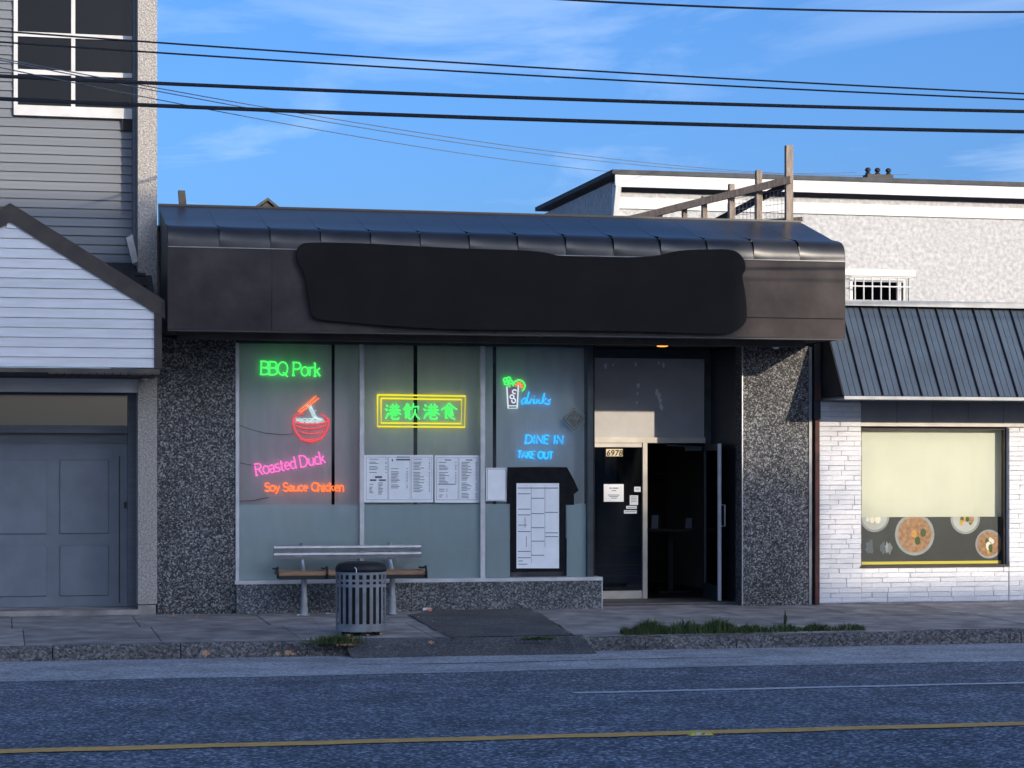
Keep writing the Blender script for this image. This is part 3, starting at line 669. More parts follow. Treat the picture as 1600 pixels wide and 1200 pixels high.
scr = [[(823, 624), (819, 622), (814.5, 627), (816, 632), (820, 630), (824, 622), (827, 612)], [(824, 624), (822, 630), (825, 631), (828, 627)], [(828, 631), (830, 623), (832, 626), (833, 624)], [(835, 624), (833.5, 631), (837, 630)],
       [(838, 631), (839.5, 624), (838.5, 629), (843, 624), (842, 631), (845, 630)], [(846, 631), (851, 614)], [(854, 622), (848, 627), (853, 632), (855, 630)], [(860, 624), (856, 626), (859, 629), (857, 632), (853, 631)], [(834.5, 619.5), (835.5, 618.5)]]
for s in scr: px_tube(mb, s, .0095)
build(mb, 'script_lettering', 'n_blue', dk, True)
# noodle bowl
nb = thing('neon_sign', P(486, 690, YN), 'neon sign of a red bowl with white noodles and orange chopsticks', 'neon sign')
mb = MB(); px_tube(mb, [(458, 654)]+parc(486, 656, 28, 34, 185, 355, 20)+[(513.5, 657)], .011); px_tube(mb, parc(486, 654, 28, 9, 180, 360, 16), .010)
px_tube(mb, parc(486, 655, 28, 6, 200, 140, 6), .009); px_tube(mb, parc(486, 662, 24, 8, 195, 345, 14), .009); px_tube(mb, parc(487, 670, 20, 8, 205, 335, 12), .008); px_tube(mb, [(470, 687), (500, 687), (507, 680)], .009); px_tube(mb, [(459, 650), (466, 647), (475, 646)], .009); px_tube(mb, [(500, 647), (508, 651), (513, 656)], .008)
build(mb, 'bowl', 'n_red', nb, True)
mb = MB(); px_tube(mb, [(466, 643), (473, 637), (494, 619)], .010); px_tube(mb, [(469, 645), (478, 638), (498, 622)], .010); build(mb, 'chopsticks', 'n_orange', nb, True)
mb = MB()
for d in (0, 2.3, 4.6): px_tube(mb, [(477+d*.6, 634), (481+d, 633), (485+d, 642), (489+d, 651), (497+d*1.2, 656)], .0055)
for cx_ in (468, 476, 484, 492, 500): px_tube(mb, parc(cx_, 662, 6.5, 8, 10, 170), .0055); px_tube(mb, parc(cx_, 662, 3.5, 4.6, 10, 170), .005)
px_tube(mb, parc(493, 662, 10, 9, 5, 175), .005); px_tube(mb, [(462, 652), (464, 657), (469, 656)], .005); px_tube(mb, [(484, 634), (491, 643), (494, 641)], .005)
build(mb, 'noodles', 'n_white', nb, True)
mb = MB(); px_tube(mb, [(375, 665), (392, 671), (415, 677), (440, 679), (458, 678)], .004, .17, 5); px_tube(mb, [(375, 723), (388, 726), (400, 727)], .004, .17, 5); px_tube(mb, [(374, 783), (396, 782), (420, 777)], .004, .17, 5)
build(mb, 'power_cable', 'wire', nb)
# yellow double frame with four green characters
cs = thing('neon_sign', P(658, 670, YN), 'yellow double-framed neon sign with four green Chinese characters', 'neon sign')
for q in (0, 5.5):
    mb = MB(); cn = [(590+q, 617+q), (727-q, 619+q), (726-q, 667.5-q), (590+q, 666.5-q)]
    px_tube(mb, cn+[cn[0]], .0105, n=8); build(mb, 'frame_tube', 'n_yellow', cs)
ch_gang = [[(.10, .92), (.22, .80)], [(.04, .66), (.18, .55)], [(.06, .05), (.14, .2), (.26, .42)], [(.34, .78), (.92, .80)], [(.50, .98), (.50, .58)], [(.74, .98), (.74, .58)], [(.28, .58), (.98, .58)], [(.52, .56), (.42, .42), (.28, .30)], [(.72, .56), (.84, .42), (1.02, .32)],
           [(.44, .42), (.76, .42), (.76, .28), (.46, .28)], [(.46, .42), (.46, .08), (.52, .02), (.84, .02), (.90, .14)]]
ch_shi = [[(.50, 1.0), (.30, .78), (.02, .60)], [(.50, 1.0), (.72, .80), (1.0, .62)], [(.40, .76), (.62, .74)], [(.30, .64), (.30, .06), (.42, .12)], [(.30, .64), (.70, .64), (.70, .36), (.30, .36)], [(.30, .50), (.70, .50)], [(.44, .34), (.62, .14), (.88, .0)], [(.80, .32), (.62, .22)]]
ch_yin = [[(p[0]*.52, p[1]) for p in s] for s in ch_shi]+[[(.66, 1.0), (.58, .76), (.50, .66)], [(.62, .80), (.98, .80), (.92, .64)], [(.76, .66), (.72, .40), (.60, .16), (.46, .02)], [(.74, .44), (.86, .18), (1.04, .02)]]
for (u0, strokes) in ((601, ch_gang), (630, ch_yin), (661, ch_gang), (689, ch_shi)):
    mb = MB()
    for s in strokes: px_tube(mb, [(u0+p[0]*25, 655.5-p[1]*25) for p in s], .0095)
    build(mb, 'character', 'n_green', cs, True)
# unlit diamond
dm = thing('neon_sign', P(897, 675, YN), 'unlit beige diamond-shaped neon sign at the right of the window', 'neon sign')
mb = MB()
for q in (0, 5): px_tube(mb, [(897, 634+q), (918-q, 654), (897, 675-q), (877+q, 654), (897, 634+q)], .006, .12)
build(mb, 'diamond_tube', 'n_unlit', dm)
build(MB().prism([P(u, v, .131) for u, v in ((897, 637), (914, 654), (897, 672), (880, 654))], (0, .004, 0)), 'backing_plate', 'diamond', dm)
mb = MB(); px_tube(mb, [(884, 655), (887, 651), (889, 657), (892, 651), (895, 656), (898, 651), (901, 657), (904, 651), (908, 656), (910, 653)], .005, .12); px_tube(mb, parc(897, 646, 5, 3, 0, 360), .005); px_tube(mb, parc(897, 663, 4, 3, 0, 360), .005)
build(mb, 'inner_lettering', 'n_unlit', dm)

# ================================================================ PAPERS IN THE WINDOWS AND ON THE DOOR
def sheet(name, u0, v0, u1, v1, y, label, cat, tilt=0, m='paper'):
    a, c = P(u0, v0, y), P(u1, v1, y); ps = [P(u0, v0, y), P(u0, v1, y), P(u1, v1+tilt, y), P(u1, v0+tilt, y)]
    t = thing(name, ((a.x+c.x)/2, y, c.z), label, cat)
    build(MB().prism(ps, (0, .003, 0)), 'sheet', m, t); return t
def bars(t, rects, y, m='ink', name='printing'):
    mb = MB()
    for (u0, v0, u1, v1) in rects: mb.add([P(u0, v0, y), P(u0, v1, y), P(u1, v1, y), P(u1, v0, y)], [(0, 1, 2, 3)])
    build(mb, name, m, t, kind='stuff')
def column(u0, u1, v0, v1, step=2.3, price=True):
    o = []; v = v0
    while v < v1:
        if random.random() > .1:
            o.append((u0, v, u0+(u1-u0)*random.uniform(.3, .65), v+.9))
            if price: o.append((u1-3, v, u1-.8, v+.8))
        v += step
    return o
def border(u0, v0, u1, v1, w=.5): return [(u0, v0, u1, v0+w), (u0, v1-w, u1, v1), (u0, v0+w, u0+w, v1-w), (u1-w, v0+w, u1, v1-w)]
YP = .042
t = sheet('menu_poster', 569, 711, 677, 785, YP, 'wide white printed menu sheet under the yellow neon frame', 'menu')
bars(t, border(572, 714, 606, 781)+border(607, 714, 641, 781)+border(643, 714, 675, 781), YP-.002, 'ink_grey', 'border_lines')
bars(t, column(577, 605, 717, 739)+[(586, 744, 597, 747), (578, 749, 588, 751.5), (592, 749, 603, 751.5)]+column(577, 587, 754, 772, 2.2, False)+column(591, 603, 754, 772, 2.2, False)
     +[(612, 717, 614, 721), (620, 713.5, 640, 715), (619, 717, 641, 719.5)]+column(611, 638, 732, 762)+column(646, 673, 717, 768), YP-.002)
t = sheet('menu_poster', 679, 711.5, 749, 785.5, YP, 'narrower white printed menu sheet beside the window mullion', 'menu')
bars(t, border(682, 715, 716, 781)+border(717, 715, 747, 781), YP-.002, 'ink_grey', 'border_lines')
bars(t, column(686, 714, 722, 756)+column(721, 746, 722, 778)+[(695, 718, 705, 719.5), (728, 718, 738, 719.5), (684, 756, 712, 757.2)]+column(686, 700, 764, 778, 3, True), YP-.002)
t = sheet('notice_sheet', 759.5, 731, 791, 783, YP, 'small blank pale sheet left of the black cloth', 'notice'); bars(t, border(761, 732.5, 790, 782, .8), YP-.002, 'ink_grey', 'border_lines')
shp = [(793, 730), (842, 729.5), (886, 730), (897, 750), (904, 766), (901, 769), (897, 772), (897, 789), (884, 789), (883.5, 893), (797.5, 894), (797, 787), (792, 787)]
single(MB().prism([P(u, v, .046) for u, v in shp][::-1], (0, .003, 0)), 'display_cloth', 'cloth', 'black cloth with a sleeve-like corner hung in the right window', 'cloth', org=P(845, 894, .046))
t = sheet('menu_poster', 807, 755, 873.5, 888, .042, 'tall white menu grid pinned on black cloth', 'menu')
ev = [(v, c_) for c_, lst in enumerate(([762, 771, 795, 804, 830, 861, 871], [778, 802, 824, 845, 867], [762, 800, 832, 838])) for v in lst]
bars(t, [(809+c_*21.4, v, 809+c_*21.4+20, v+1.1) for v, c_ in ev]+[(829.8, 760, 830.3, 880), (851.2, 760, 851.7, 855)]+[(809, 762, 871, 763.2), (820, 808, 820.8, 825), (810, 820, 823, 821), (822, 838, 822.8, 855), (810, 881, 824, 882), (810, 876, 817, 877)], .040)
yy = YD-.012
pl = sheet('number_plate', 947, 701.5, 973, 713, yy, 'cream house number plate reading 6978 on the door glass', 'number plate', m='plate')
try:
    cu = bpy.data.curves.new('digits', 'FONT'); cu.body = '6978'; cu.size = .112; cu.align_x = 'CENTER'; cu.extrude = .0008; cu.shear = .15; cu.offset = .0025; cu.space_character = 1.06
    tmp = bpy.data.objects.new('digits_tmp', cu); COL.objects.link(tmp); bpy.context.view_layer.update()
    me = bpy.data.meshes.new_from_object(tmp.evaluated_get(bpy.context.evaluated_depsgraph_get())); bpy.data.objects.remove(tmp)
    me.materials.clear(); me.materials.append(M['black'])
    dg = bpy.data.objects.new('digits', me); COL.objects.link(dg); dg.parent = pl; dg.rotation_euler = (R(90), 0, 0)
    c = P(960, 712, yy-.004); dg.location = c-ORG[pl.name]
except Exception as ex: print('digits', ex)
t = sheet('door_notice', 943.5, 756.5, 974.5, 784, yy, 'largest white paper notice on the dark door glass', 'notice')
bars(t, [(952, 762, 956, 763.4), (957, 762, 966, 763.4), (956, 766, 963, 767), (950, 773, 968, 774), (952, 775.4, 966, 776.4), (955, 777.8, 964, 778.8)], yy-.001)
for (u0, v0, u1, v1, lb) in ((991, 760.5, 1001, 768.5, 'small grey sticker at the right edge of the door glass'), (984, 774, 997, 789, 'small upright white sticker right of the door notice'), (978.5, 790.5, 995, 795, 'thin white sticker strip, upper of the two on the door glass'), (975, 797, 995, 802.5, 'thin white sticker strip, lower of the two on the door glass')):
    t = sheet('door_sticker', u0, v0, u1, v1, yy, lb, 'sticker', m='paper')
    bars(t, [(u0+2, v0+2+q*2.4, u1-2, v0+2.8+q*2.4) for q in range(max(1, int((v1-v0-2)/3)))], yy-.001, 'ink_grey')

# ================================================================ INSIDE THE DOORWAY
c = P(1050, 830, 3.2)
tb = thing('dining_table', (c.x, 3.2, .012), 'dark dining table just inside the open doorway', 'table')
zt_ = PZ(1050, 826, 3.0)
box('tabletop', 'wains', tb, PX(1010, 3), PX(1090, 3), 2.9, 3.7, zt_-.04, zt_)
box('leg', 'iron', tb, c.x-.04, c.x+.04, 3.26, 3.34, .04, zt_-.041); box('foot', 'iron', tb, c.x-.25, c.x+.25, 3.05, 3.55, .013, .039)
for u0, u1, v0, v1, lb in ((1018, 1028, 805, 823, 'menu card standing on the left of the dining table'), (1071, 1083, 810, 828, 'menu card standing on the right of the dining table')):
    a, d = P(u0, v1, 3.1), P(u1, v0, 3.1)
    h = d.z-zt_
    t = thing('menu_card', (a.x, 3.1, zt_), lb, 'menu card')
    build(MB().prism([(a.x, 3.1, zt_+.001), (a.x+.10, 3.1, zt_+.001), (a.x+.13, 3.18, zt_+h), (a.x+.03, 3.18, zt_+h)], (0, .008, 0)), 'card', 'ink_grey', t)
    build(MB().prism([(a.x+.10, 3.1, zt_+.001), (a.x+.135, 3.1, zt_+.001), (a.x+.165, 3.18, zt_+h), (a.x+.131, 3.18, zt_+h)], (0, .02, 0)), 'holder', 'iron', t)

# ================================================================ RIGHT NEIGHBOUR
rs = thing('brick_shop', (10.84, 0, 0), 'white painted brick shop front with sloped blue-grey metal canopy', 'building')
bx0, bx1 = 10.84, 14.6
wx0, wx1 = PX(1345), 13.62
wz0, wz1 = PZ(1370, 884), PZ(1370, 666)
hz_ = PZ(1310, 626)
bk = MB(); bk.box(bx0, wx0-.001, .02, .3, -.05, hz_); bk.box(wx0, wx1, .02, .3, -.05, wz0-.001); bk.box(wx1+.001, bx1, .02, .3, -.05, hz_); bk.box(bx0, bx1, .3001, .5, hz_, 4.0)
wl_ = build(bk, 'wall', 'mortar', rs)
bm_ = mesh_of(chamfer_box(.08, .035), 'brick', 'brick')
rh = .0665
def bricks(x0, x1, z0, z1, par=0):
    z = z0; r_ = par
    while z < z1-.02:
        x = x0; first = True
        while x < x1-.02:
            w = random.uniform(.22, .40) if not (first and r_ % 2) else random.uniform(.13, .18)
            w = min(w, x1-x); 
            if x1-(x+w) < .07: w = x1-x
            hh = min(rh, z1-z)-random.uniform(.001, .006)
            piece('brick', bm_, wl_, (x+.002, -.012+random.uniform(-.005, .004), z), (w-random.uniform(.001, .005), .031, hh), (0, random.uniform(-.006, .006), random.uniform(-.012, .012)))
            x += w; first = False
        z += rh; r_ += 1
bricks(bx0+.01, wx0, .02, hz_); bricks(wx0, wx1, .02, wz0-.03); bricks(wx1+.01, 14.12, .02, wz1-.01)
bx_ = MB()
box('plinth', 'slab', rs, bx0, bx1, -.03, .0, -.06, .018)
# shop window
box('window_sill', 'browntrim', rs, wx0-.01, wx1+.01, -.03, .15, wz0-.028, wz0+.0)
box('window_frame', 'browntrim', rs, wx0, wx1, .06, .14, wz1-.04, wz1); box('window_frame', 'browntrim', rs, wx0, wx0+.035, .06, .14, wz0+.001, wz1-.041); box('window_frame', 'browntrim', rs, wx1-.035, wx1, .06, .14, wz0+.001, wz1-.041)
box('head_trim', 'cream_alu', rs, wx0-.01, bx1, -.02, .16, wz1+.001, wz1+.045)
for i in range(6):
    a = wx0+(bx1-wx0)*i/6; box('head_panel', 'greypanel', rs, a+.003, wx0+(bx1-wx0)*(i+1)/6-.003, .0, .16, wz1+.046, hz_+.02)
build(MB().quad((wx0+.035, .10, wz0), (wx1-.035, .10, wz0), (wx1-.035, .10, wz1-.04), (wx0+.035, .10, wz1-.04)), 'window_pane', 'clean_glass', rs)
zp = PZ(1370, 808, .17)
build(MB().quad((wx0, .19, zp-.05), (wx1, .19, zp-.05), (wx1, .19, wz1), (wx0, .19, wz1)), 'blind', 'creamblind', rs)
pt = thing('food_poster', ((wx0+wx1)/2, .16, wz0), 'dark poster strip of food plates along the bottom of the shop window', 'poster')
box('backing', 'black', pt, wx0+.036, wx1-.036, .15, .16, wz0+.05, zp); box('yellow_edge', 'yellow', pt, wx0+.036, wx1-.036, .146, .16, wz0+.01, wz0+.049)
def disc(cx, cz, r, y, m, nm, par, z0=None, z1=None, sq=1):
    ps = []
    for i in range(28):
        an = 2*math.pi*i/28; x = cx+r*math.cos(an); z = cz+r*sq*math.sin(an)
        if z1 is not None: z = min(z, z1)
        if z0 is not None: z = max(z, z0)
        ps.append((min(max(x, wx0+.037), wx1-.037), y, z))
    return build(MB().add(ps, [tuple(range(28))]), nm, m, par)
for cx_, cz_, r_, rim, food in ((PX(1373), zp+.01, .215, 'flash', 'white_trim'), (PX(1436), zp-.24, .29, 'flash', 'leaf'), (13.05, zp-.02, .22, 'flash', 'white_trim'), (13.4, zp-.38, .2, 'flash', 'leaf')):
    disc(cx_, cz_, r_, .1485, rim, 'plate', pt, wz0+.05, zp); disc(cx_, cz_, r_*.86, .1475, food, 'food', pt, wz0+.05, zp)
    for q in range(7):
        an = random.uniform(0, 6.28); rr = r_*.55*random.random(); disc(cx_+rr*math.cos(an), min(cz_+rr*math.sin(an), zp-.03), random.uniform(.02, .045), .1465-.0002*q, random.choice(('grass', 'leaf', 'paint_y', 'n_unlit')), 'garnish', pt, wz0+.05, zp, 1.4)
for k, u in enumerate((1356, 1361, 1386, 1391, 1380)):
    a = P(u, 870, .147); pts = []
    for i in range(11): an = 2*math.pi*i/11; s_ = random.uniform(.4, 1); pts.append((a.x+.055*s_*math.cos(an), .1478-.0004*k, a.z+.12+.115*s_*math.sin(an)))
    build(MB().add(pts, [tuple(range(11))]), 'picture_patch', random.choice(('flash', 'ink_grey', 'thinwire')), pt)
# sloped metal canopy
p2 = .85
ct, cb_ = 4.08, PZ(1330, 618, -p2)
xc0, xc1 = 10.87, 15.0
cn = build(MB().prism([(xc0, -p2+.01, cb_), (xc0, 0, cb_), (xc0, 0, ct-.02)], (.012, 0, 0)), 'canopy', 'darkside', rs, label='dark triangular end of the canopy')
npn = 15; dxp = (xc1-xc0-.0)/npn
ln = Vector((0, p2, ct-cb_)); 
pm = MB()
for i in range(npn):
    a = xc0+.013+dxp*i; c_ = a+dxp-.014
    q = [Vector((a, -p2, cb_)), Vector((c_, -p2, cb_))]
    nrm = Vector((0, -(ct-cb_), p2)).normalized()
    mb = MB().prism([q[0], q[1], q[1]+ln, q[0]+ln], -nrm*.012)
    for s in (.33, .66):
        xx = a+(c_-a)*s; mb.prism([Vector((xx-.006, -p2, cb_))+nrm*.001, Vector((xx+.006, -p2, cb_))+nrm*.001, Vector((xx, -p2, cb_))+nrm*.007], ln)
    build(mb, 'metal_panel', 'roofmetal', cn)
    build(MB().prism([Vector((c_-.002, -p2-.004, cb_))-nrm*.008, Vector((c_+.016, -p2-.004, cb_))-nrm*.008, Vector((c_+.012, -p2-.004, cb_))+nrm*.03, Vector((c_+.002, -p2-.004, cb_))+nrm*.03], ln), 'standing_seam', 'darkside', cn)
box('ridge_cap', 'flash', cn, xc0, xc1, -.12, .06, ct-.03, ct+.05)
box('gutter_edge', 'flash', cn, xc0, xc1, -p2-.03, -p2+.02, cb_-.05, cb_-.008)
box('canopy_soffit', 'greypanel', cn, xc0+.013, xc1, -p2+.021, -.001, cb_-.04, cb_-.012)
dp_ = MB(); dp_.box(10.775, 10.835, -.06, .02, 0, PZ(1270, 655)); build(dp_, 'downpipe', 'rust', rs); box('downpipe', 'darkside', rs, 10.765, 10.855, -.05, .25, PZ(1270, 655)+.001, 3.6)
box('downpipe_bracket', 'rust', rs, 10.762, 10.85, -.085, -.0601, PZ(1270, 612)-.12, PZ(1270, 612)+.1)
box('side_wall', 'opp', rs, 10.84, 14.6, .51, 9.9, -.2, 3.95)

# ================================================================ WHITE TWO-STOREY BUILDING BEHIND
YW = 10.0; xq = 10.765
wb = thing('white_stucco_building', (12.5, 12, 0), 'white stucco two-storey building behind the roof fence with barred window', 'building')
ztop = PZ(960, 300, YW)
wzz0, wzz1 = 4.2, PZ(1350, 431, YW); wbx0, wbx1 = PX(1328, YW), PX(1420, YW)
mb = MB(); mb.box(xq, wbx0, YW, YW+.25, 0, ztop); mb.box(wbx1, 26, YW, YW+.25, 0, ztop); mb.box(wbx0, wbx1, YW, YW+.25, wzz1, ztop); mb.box(wbx0, wbx1, YW, YW+.25, 0, wzz0)
build(mb, 'front_wall', 'stucco_white', wb)
zf = PZ(960, 268, YW)
build(MB().box(xq, xq+.2, YW+.251, 15.4, 0, zf-.16), 'side_wall', 'stucco_white', wb)
rf = build(MB().box(xq-.12, 26, YW-.28, 15.6, zf-.08, zf+.0), 'roof', 'roofing', wb)
box('fascia_board', 'white_trim', rf, xq-.06, 26, YW-.25, YW-.2, zf-.30, zf-.081); box('eave_soffit', 'white_trim', rf, xq-.06, 26, YW-.199, YW+.0, zf-.27, zf-.24)
box('frieze_board', 'white_trim', rf, xq+.02, 26, YW-.04, YW-.001, zf-.66, zf-.46)
build(MB().prism([(xq-.06, YW-.3, zf-.28), (xq-.06, YW-.02, zf-.28), (xq-.06, YW-.02, zf-.95), (xq-.06, YW-.08, zf-.95)], (.1, 0, 0)), 'corner_bracket', 'white_trim', rf)
wn = build(MB().box(wbx0, wbx1, YW+.06, YW+.12, wzz1-.10, wzz1), 'window', 'white_trim', wb)
for xx in (wbx0, wbx0+.95, wbx1-.08): box('frame', 'white_trim', wn, xx, xx+.08, YW+.06, YW+.12, wzz0, wzz1-.101)
build(MB().quad((wbx0, YW+.10, wzz0), (wbx1, YW+.10, wzz0), (wbx1, YW+.10, wzz1-.1), (wbx0, YW+.10, wzz1-.1)), 'pane', 'win_dark', wn)
box('head_trim', 'cream_alu', wn, wbx0-.12, wbx1+.12, YW-.03, YW-.001, wzz1, wzz1+.12)
for i in range(10):
    x = wbx0+.06+i*.125*1.35
    if x < wbx1: build(MB().tube([(x, YW-.10, wzz0), (x, YW-.10, wzz1-.04)], .014, 6), 'bar', 'white_trim', wn)
build(MB().tube([(wbx0-.02, YW-.10, wzz1-.2), (wbx1, YW-.10, wzz1-.2)], .014, 6), 'bar', 'white_trim', wn)
build(MB().tube([(wbx0-.02, YW-.10, wzz1-.03), (wbx1, YW-.10, wzz1-.03)], .014, 6), 'bar', 'white_trim', wn)
box('interior', 'dark_room', wn, wbx0-.3, wbx1+.3, YW+.9, YW+1, wzz0-.2, wzz1+.2)
c = P(1370, 278, YW+.1)
mt = thing('service_mast_bracket', (c.x, YW+.1, zf), 'small brown box with round insulators on the white building roof edge', 'insulators')
box('box', 'browntrim', mt, P(1352, 272, YW+.1).x, P(1392, 272, YW+.1).x, YW-.02, YW+.22, zf+.001, zf+.10)
for u in (1356, 1371, 1388):
    q = P(u, 268, YW+.1); build(MB().lathe((q.x, YW+.1, zf+.10), [(.045, 0), (.05, .03), (.025, .05), (.05, .07), (.055, .10), (.03, .13)], 12, True), 'insulator', 'iron', mt)

# ================================================================ LEFT NEIGHBOUR
lb = thing('sided_house', (.5, 0, 0), 'blue-grey sided house with beige stucco post and white-sided porch gable', 'building')
px0, px1 = PX(215.5), XL-.004
box('stucco_post', 'stucco_beige', lb, px0, px1, .0, .35, PZ(230, 944), 9.6)
box('post_base', 'slab', lb, px0+.005, px1-.015, .005, .34, -.03, PZ(230, 944)-.012)
ut = PX(207, .3)
box('corner_board', 'siding', lb, ut, px0-.001, .28, .4, 3.4, 9.6)
hw = box('upper_wall', 'siding', lb, -5, px0, .36, .5, 3.2, 9.6)
wz_a, wz_b = PZ(200, 170, .3), 9.1
wxa, wxb = .25, ut-.005
bm2 = mesh_of(MB().add([(0, .016, 0), (1, .016, 0), (1, 1, 0), (0, 1, 0), (0, 1, 1), (1, 1, 1), (1, .7, 1), (0, .7, 1), (0, 0, .03), (1, 0, .03)],
             [(8, 9, 6, 7), (0, 1, 9, 8), (7, 6, 5, 4), (0, 3, 2, 1)]), 'siding_board', 'siding')
z = 3.9
while z < 9.5:
    if z < wz_a-.16: piece('siding_board', bm2, hw, (-4.5, .325, z), (ut+4.5-.002, .034, .113))
    else:
        piece('siding_board', bm2, hw, (-4.5, .325, z), (wxa-.06+4.5, .034, .113))
    z += .113
wn = build(MB().box(wxa-.05, wxb, .28, .355, wz_a-.13, wz_a), 'window', 'white_trim', lb)
box('sash', 'dark_room', wn, wxa, wxb, .335, .355, wz_a+.001, wz_b)
build(MB().quad((wxa, .325, wz_a+.001), (wxb, .325, wz_a+.001), (wxb, .325, wz_b), (wxa, .325, wz_b)), 'pane', 'win_dark', wn)
for v in (60, 118): q = PZ(200, v, .3); box('glazing_bar', 'white_trim', wn, wxa, wxb, .30, .324, q-.03, q+.03)
for x in (wxa, (wxa+wxb)/2): box('mullion', 'white_trim', wn, x-.05, x, .295, .324, wz_a+.001, wz_b)
box('lower_sash', 'dark_room', wn, PX(190, .3), wxb-.003, .3, .324, PZ(200, 204, .3), PZ(200, 182, .3))
# porch: shingled roof strip, gable with white boards
gy = -1.2
ex, ez_ = 1.985, PZ(257, 470, gy); sl = .62
ridge = .15; rzz = ez_+(ex-ridge)*sl
pr = build(MB().prism([(-1.6, -1.1, 3.72), (1.9, -1.1, 3.72), (1.9, .27, 4.42), (-1.6, .27, 4.42)], (0, 0, -.05)), 'porch_roof', 'shingle', lb)
sm = mesh_of(MB().add([(0, 0, 0), (1, 0, 0), (1, 1, 0), (0, 1, 0), (0, 0, .5), (1, 0, .5), (1, 1, 1), (0, 1, 1)], [(4, 5, 6, 7), (0, 1, 5, 4), (1, 2, 6, 5), (3, 0, 4, 7)]), 'shingle', 'shingle')
th = math.atan2(.70, 1.37)
for r_ in range(9):
    y = -1.1+r_*.15; zc = 3.722+(y+1.1)*(.70/1.37); x = -1.55+(r_ % 2)*.14
    while x < 1.62:
        if x > .55: piece('shingle', sm, pr, (x, y-.02, zc+random.uniform(.002, .012)), (.26, .19, .022), (th, random.uniform(-.03, .03), random.uniform(-.03, .03)))
        x += .27
fsh = MB().prism([P(197, 372, -.3), P(207, 412, -.3), P(216, 408, -.3), P(207, 366, -.3)], (0, .25, .03)); build(fsh, 'flashing', 'flash', lb)
gt_ = thing
gw = build(MB().prism([(-1.55, gy+.03, 3.06), (PX(241, gy), gy+.03, 3.06), (PX(241, gy), gy+.03, ez_+(ex-PX(241, gy))*sl-.15), (ridge, gy+.03, rzz-.17), (-1.55, gy+.03, ez_+.05)], (0, .08, 0)), 'gable', 'wsiding', lb)
z = 3.055; gxr = PX(241, gy)
while z < rzz-.25:
    hgt = .118; xr = min(gxr, ex-(z+hgt*.0+.16-ez_)/sl); xr2 = min(gxr, ex-(z+hgt+.16-ez_)/sl)
    if xr2 < -1.5: break
    xl = -1.55 if z < ez_ else max(-1.55, 2*ridge-xr2)
    mb = MB().add([(xl, gy, z+.004), (xr, gy, z+.004), (xr2, gy+.018, z+hgt), (xl, gy+.018, z+hgt), (xl, gy+.028, z), (xr, gy+.028, z)], [(0, 1, 2, 3), (4, 5, 1, 0)])
    build(mb, 'siding_board', 'wsiding', gw); z += hgt
bd = .19
build(MB().prism([(ridge, gy-.02, rzz), (ridge, gy-.02, rzz-bd*1.18), (ex, gy-.02, ez_-bd*1.18), (ex, gy-.02, ez_)], (0, .05, 0)), 'rake_board', 'browntrim', gw)
build(MB().prism([(ridge-.001, gy-.02, rzz), (2*ridge-ex, gy-.02, ez_), (2*ridge-ex, gy-.02, ez_-bd*1.18), (ridge-.001, gy-.02, rzz-bd*1.18)], (0, .05, 0)), 'rake_board', 'browntrim', gw)
box('corner_board', 'browntrim', gw, gxr+.001, ex-.04, gy-.012, gy+.09, 3.05, ez_-.14)
box('porch_soffit', 'soffit', lb, -1.55, ex-.06, gy+.0, .27, 2.99, 3.045)
for i in range(14): box('soffit_board', 'browntrim', lb, .6+i*.095, .6+i*.095+.085, gy+.002, .26, 2.972, 2.989)
box('beam', 'wsiding', lb, -1.55, px0, .05, .26, 2.80, 2.97)
# door recess
box('entry_wall', 'siding', lb, -5, -0.2, .62, .8, -.1, 3.2)
dz = PZ(205, 665, .7)
dr = box('door', 'greydoor', lb, -.2, px0+.1, .72, .78, .06, 2.15)
box('door_casing', 'siding', dr, px0-.09, px0+.1, .64, .719, .06, 2.98); box('transom_glass', 'opp_glass', dr, -.2, px0-.091, .70, .719, dz, PZ(205, 612, .7)); box('rail', 'siding', dr, -.2, px0-.091, .68, .719, dz-.1, dz-.001)
box('door_handle', 'iron', dr, px0-.135, px0-.105, .66, .719, PZ(205, 794, .7), PZ(205, 784, .7))
for (xa, xb) in ((.0, .62), (.78, 1.4)):
    for (za, zb3) in ((.2, .85), (1.0, 1.95)):
        box('door_panel', 'greydoor', dr, xa, xb, .700, .7195, za, zb3, bevel=.012)
box('panel_groove', 'darkside', dr, px0-.2, px0-.185, .715, .7195, .1, 2.0)
box('header_wall', 'siding', lb, -.2, px0+.1, .79, .85, 2.151, 3.1)
box('entry_step', 'slab', lb, -5, px0+.1, -.02, .8, -.06, .055)
c = P(227, 589, -.06)
sc = thing('wall_camera', (c.x, -.05, c.z), 'small white security camera on the stucco post under the porch', 'camera')
build(MB().lathe((c.x+.0, -.06, c.z-.05), [(.01, 0), (.035, .012), (.042, .04), (.03, .07), (.03, .09)], 16, True), 'body', 'white_plastic', sc, smooth=True); box('bracket', 'white_plastic', sc, c.x-.10, c.x+.06, -.08, -.0005, c.z+.041, c.z+.075)

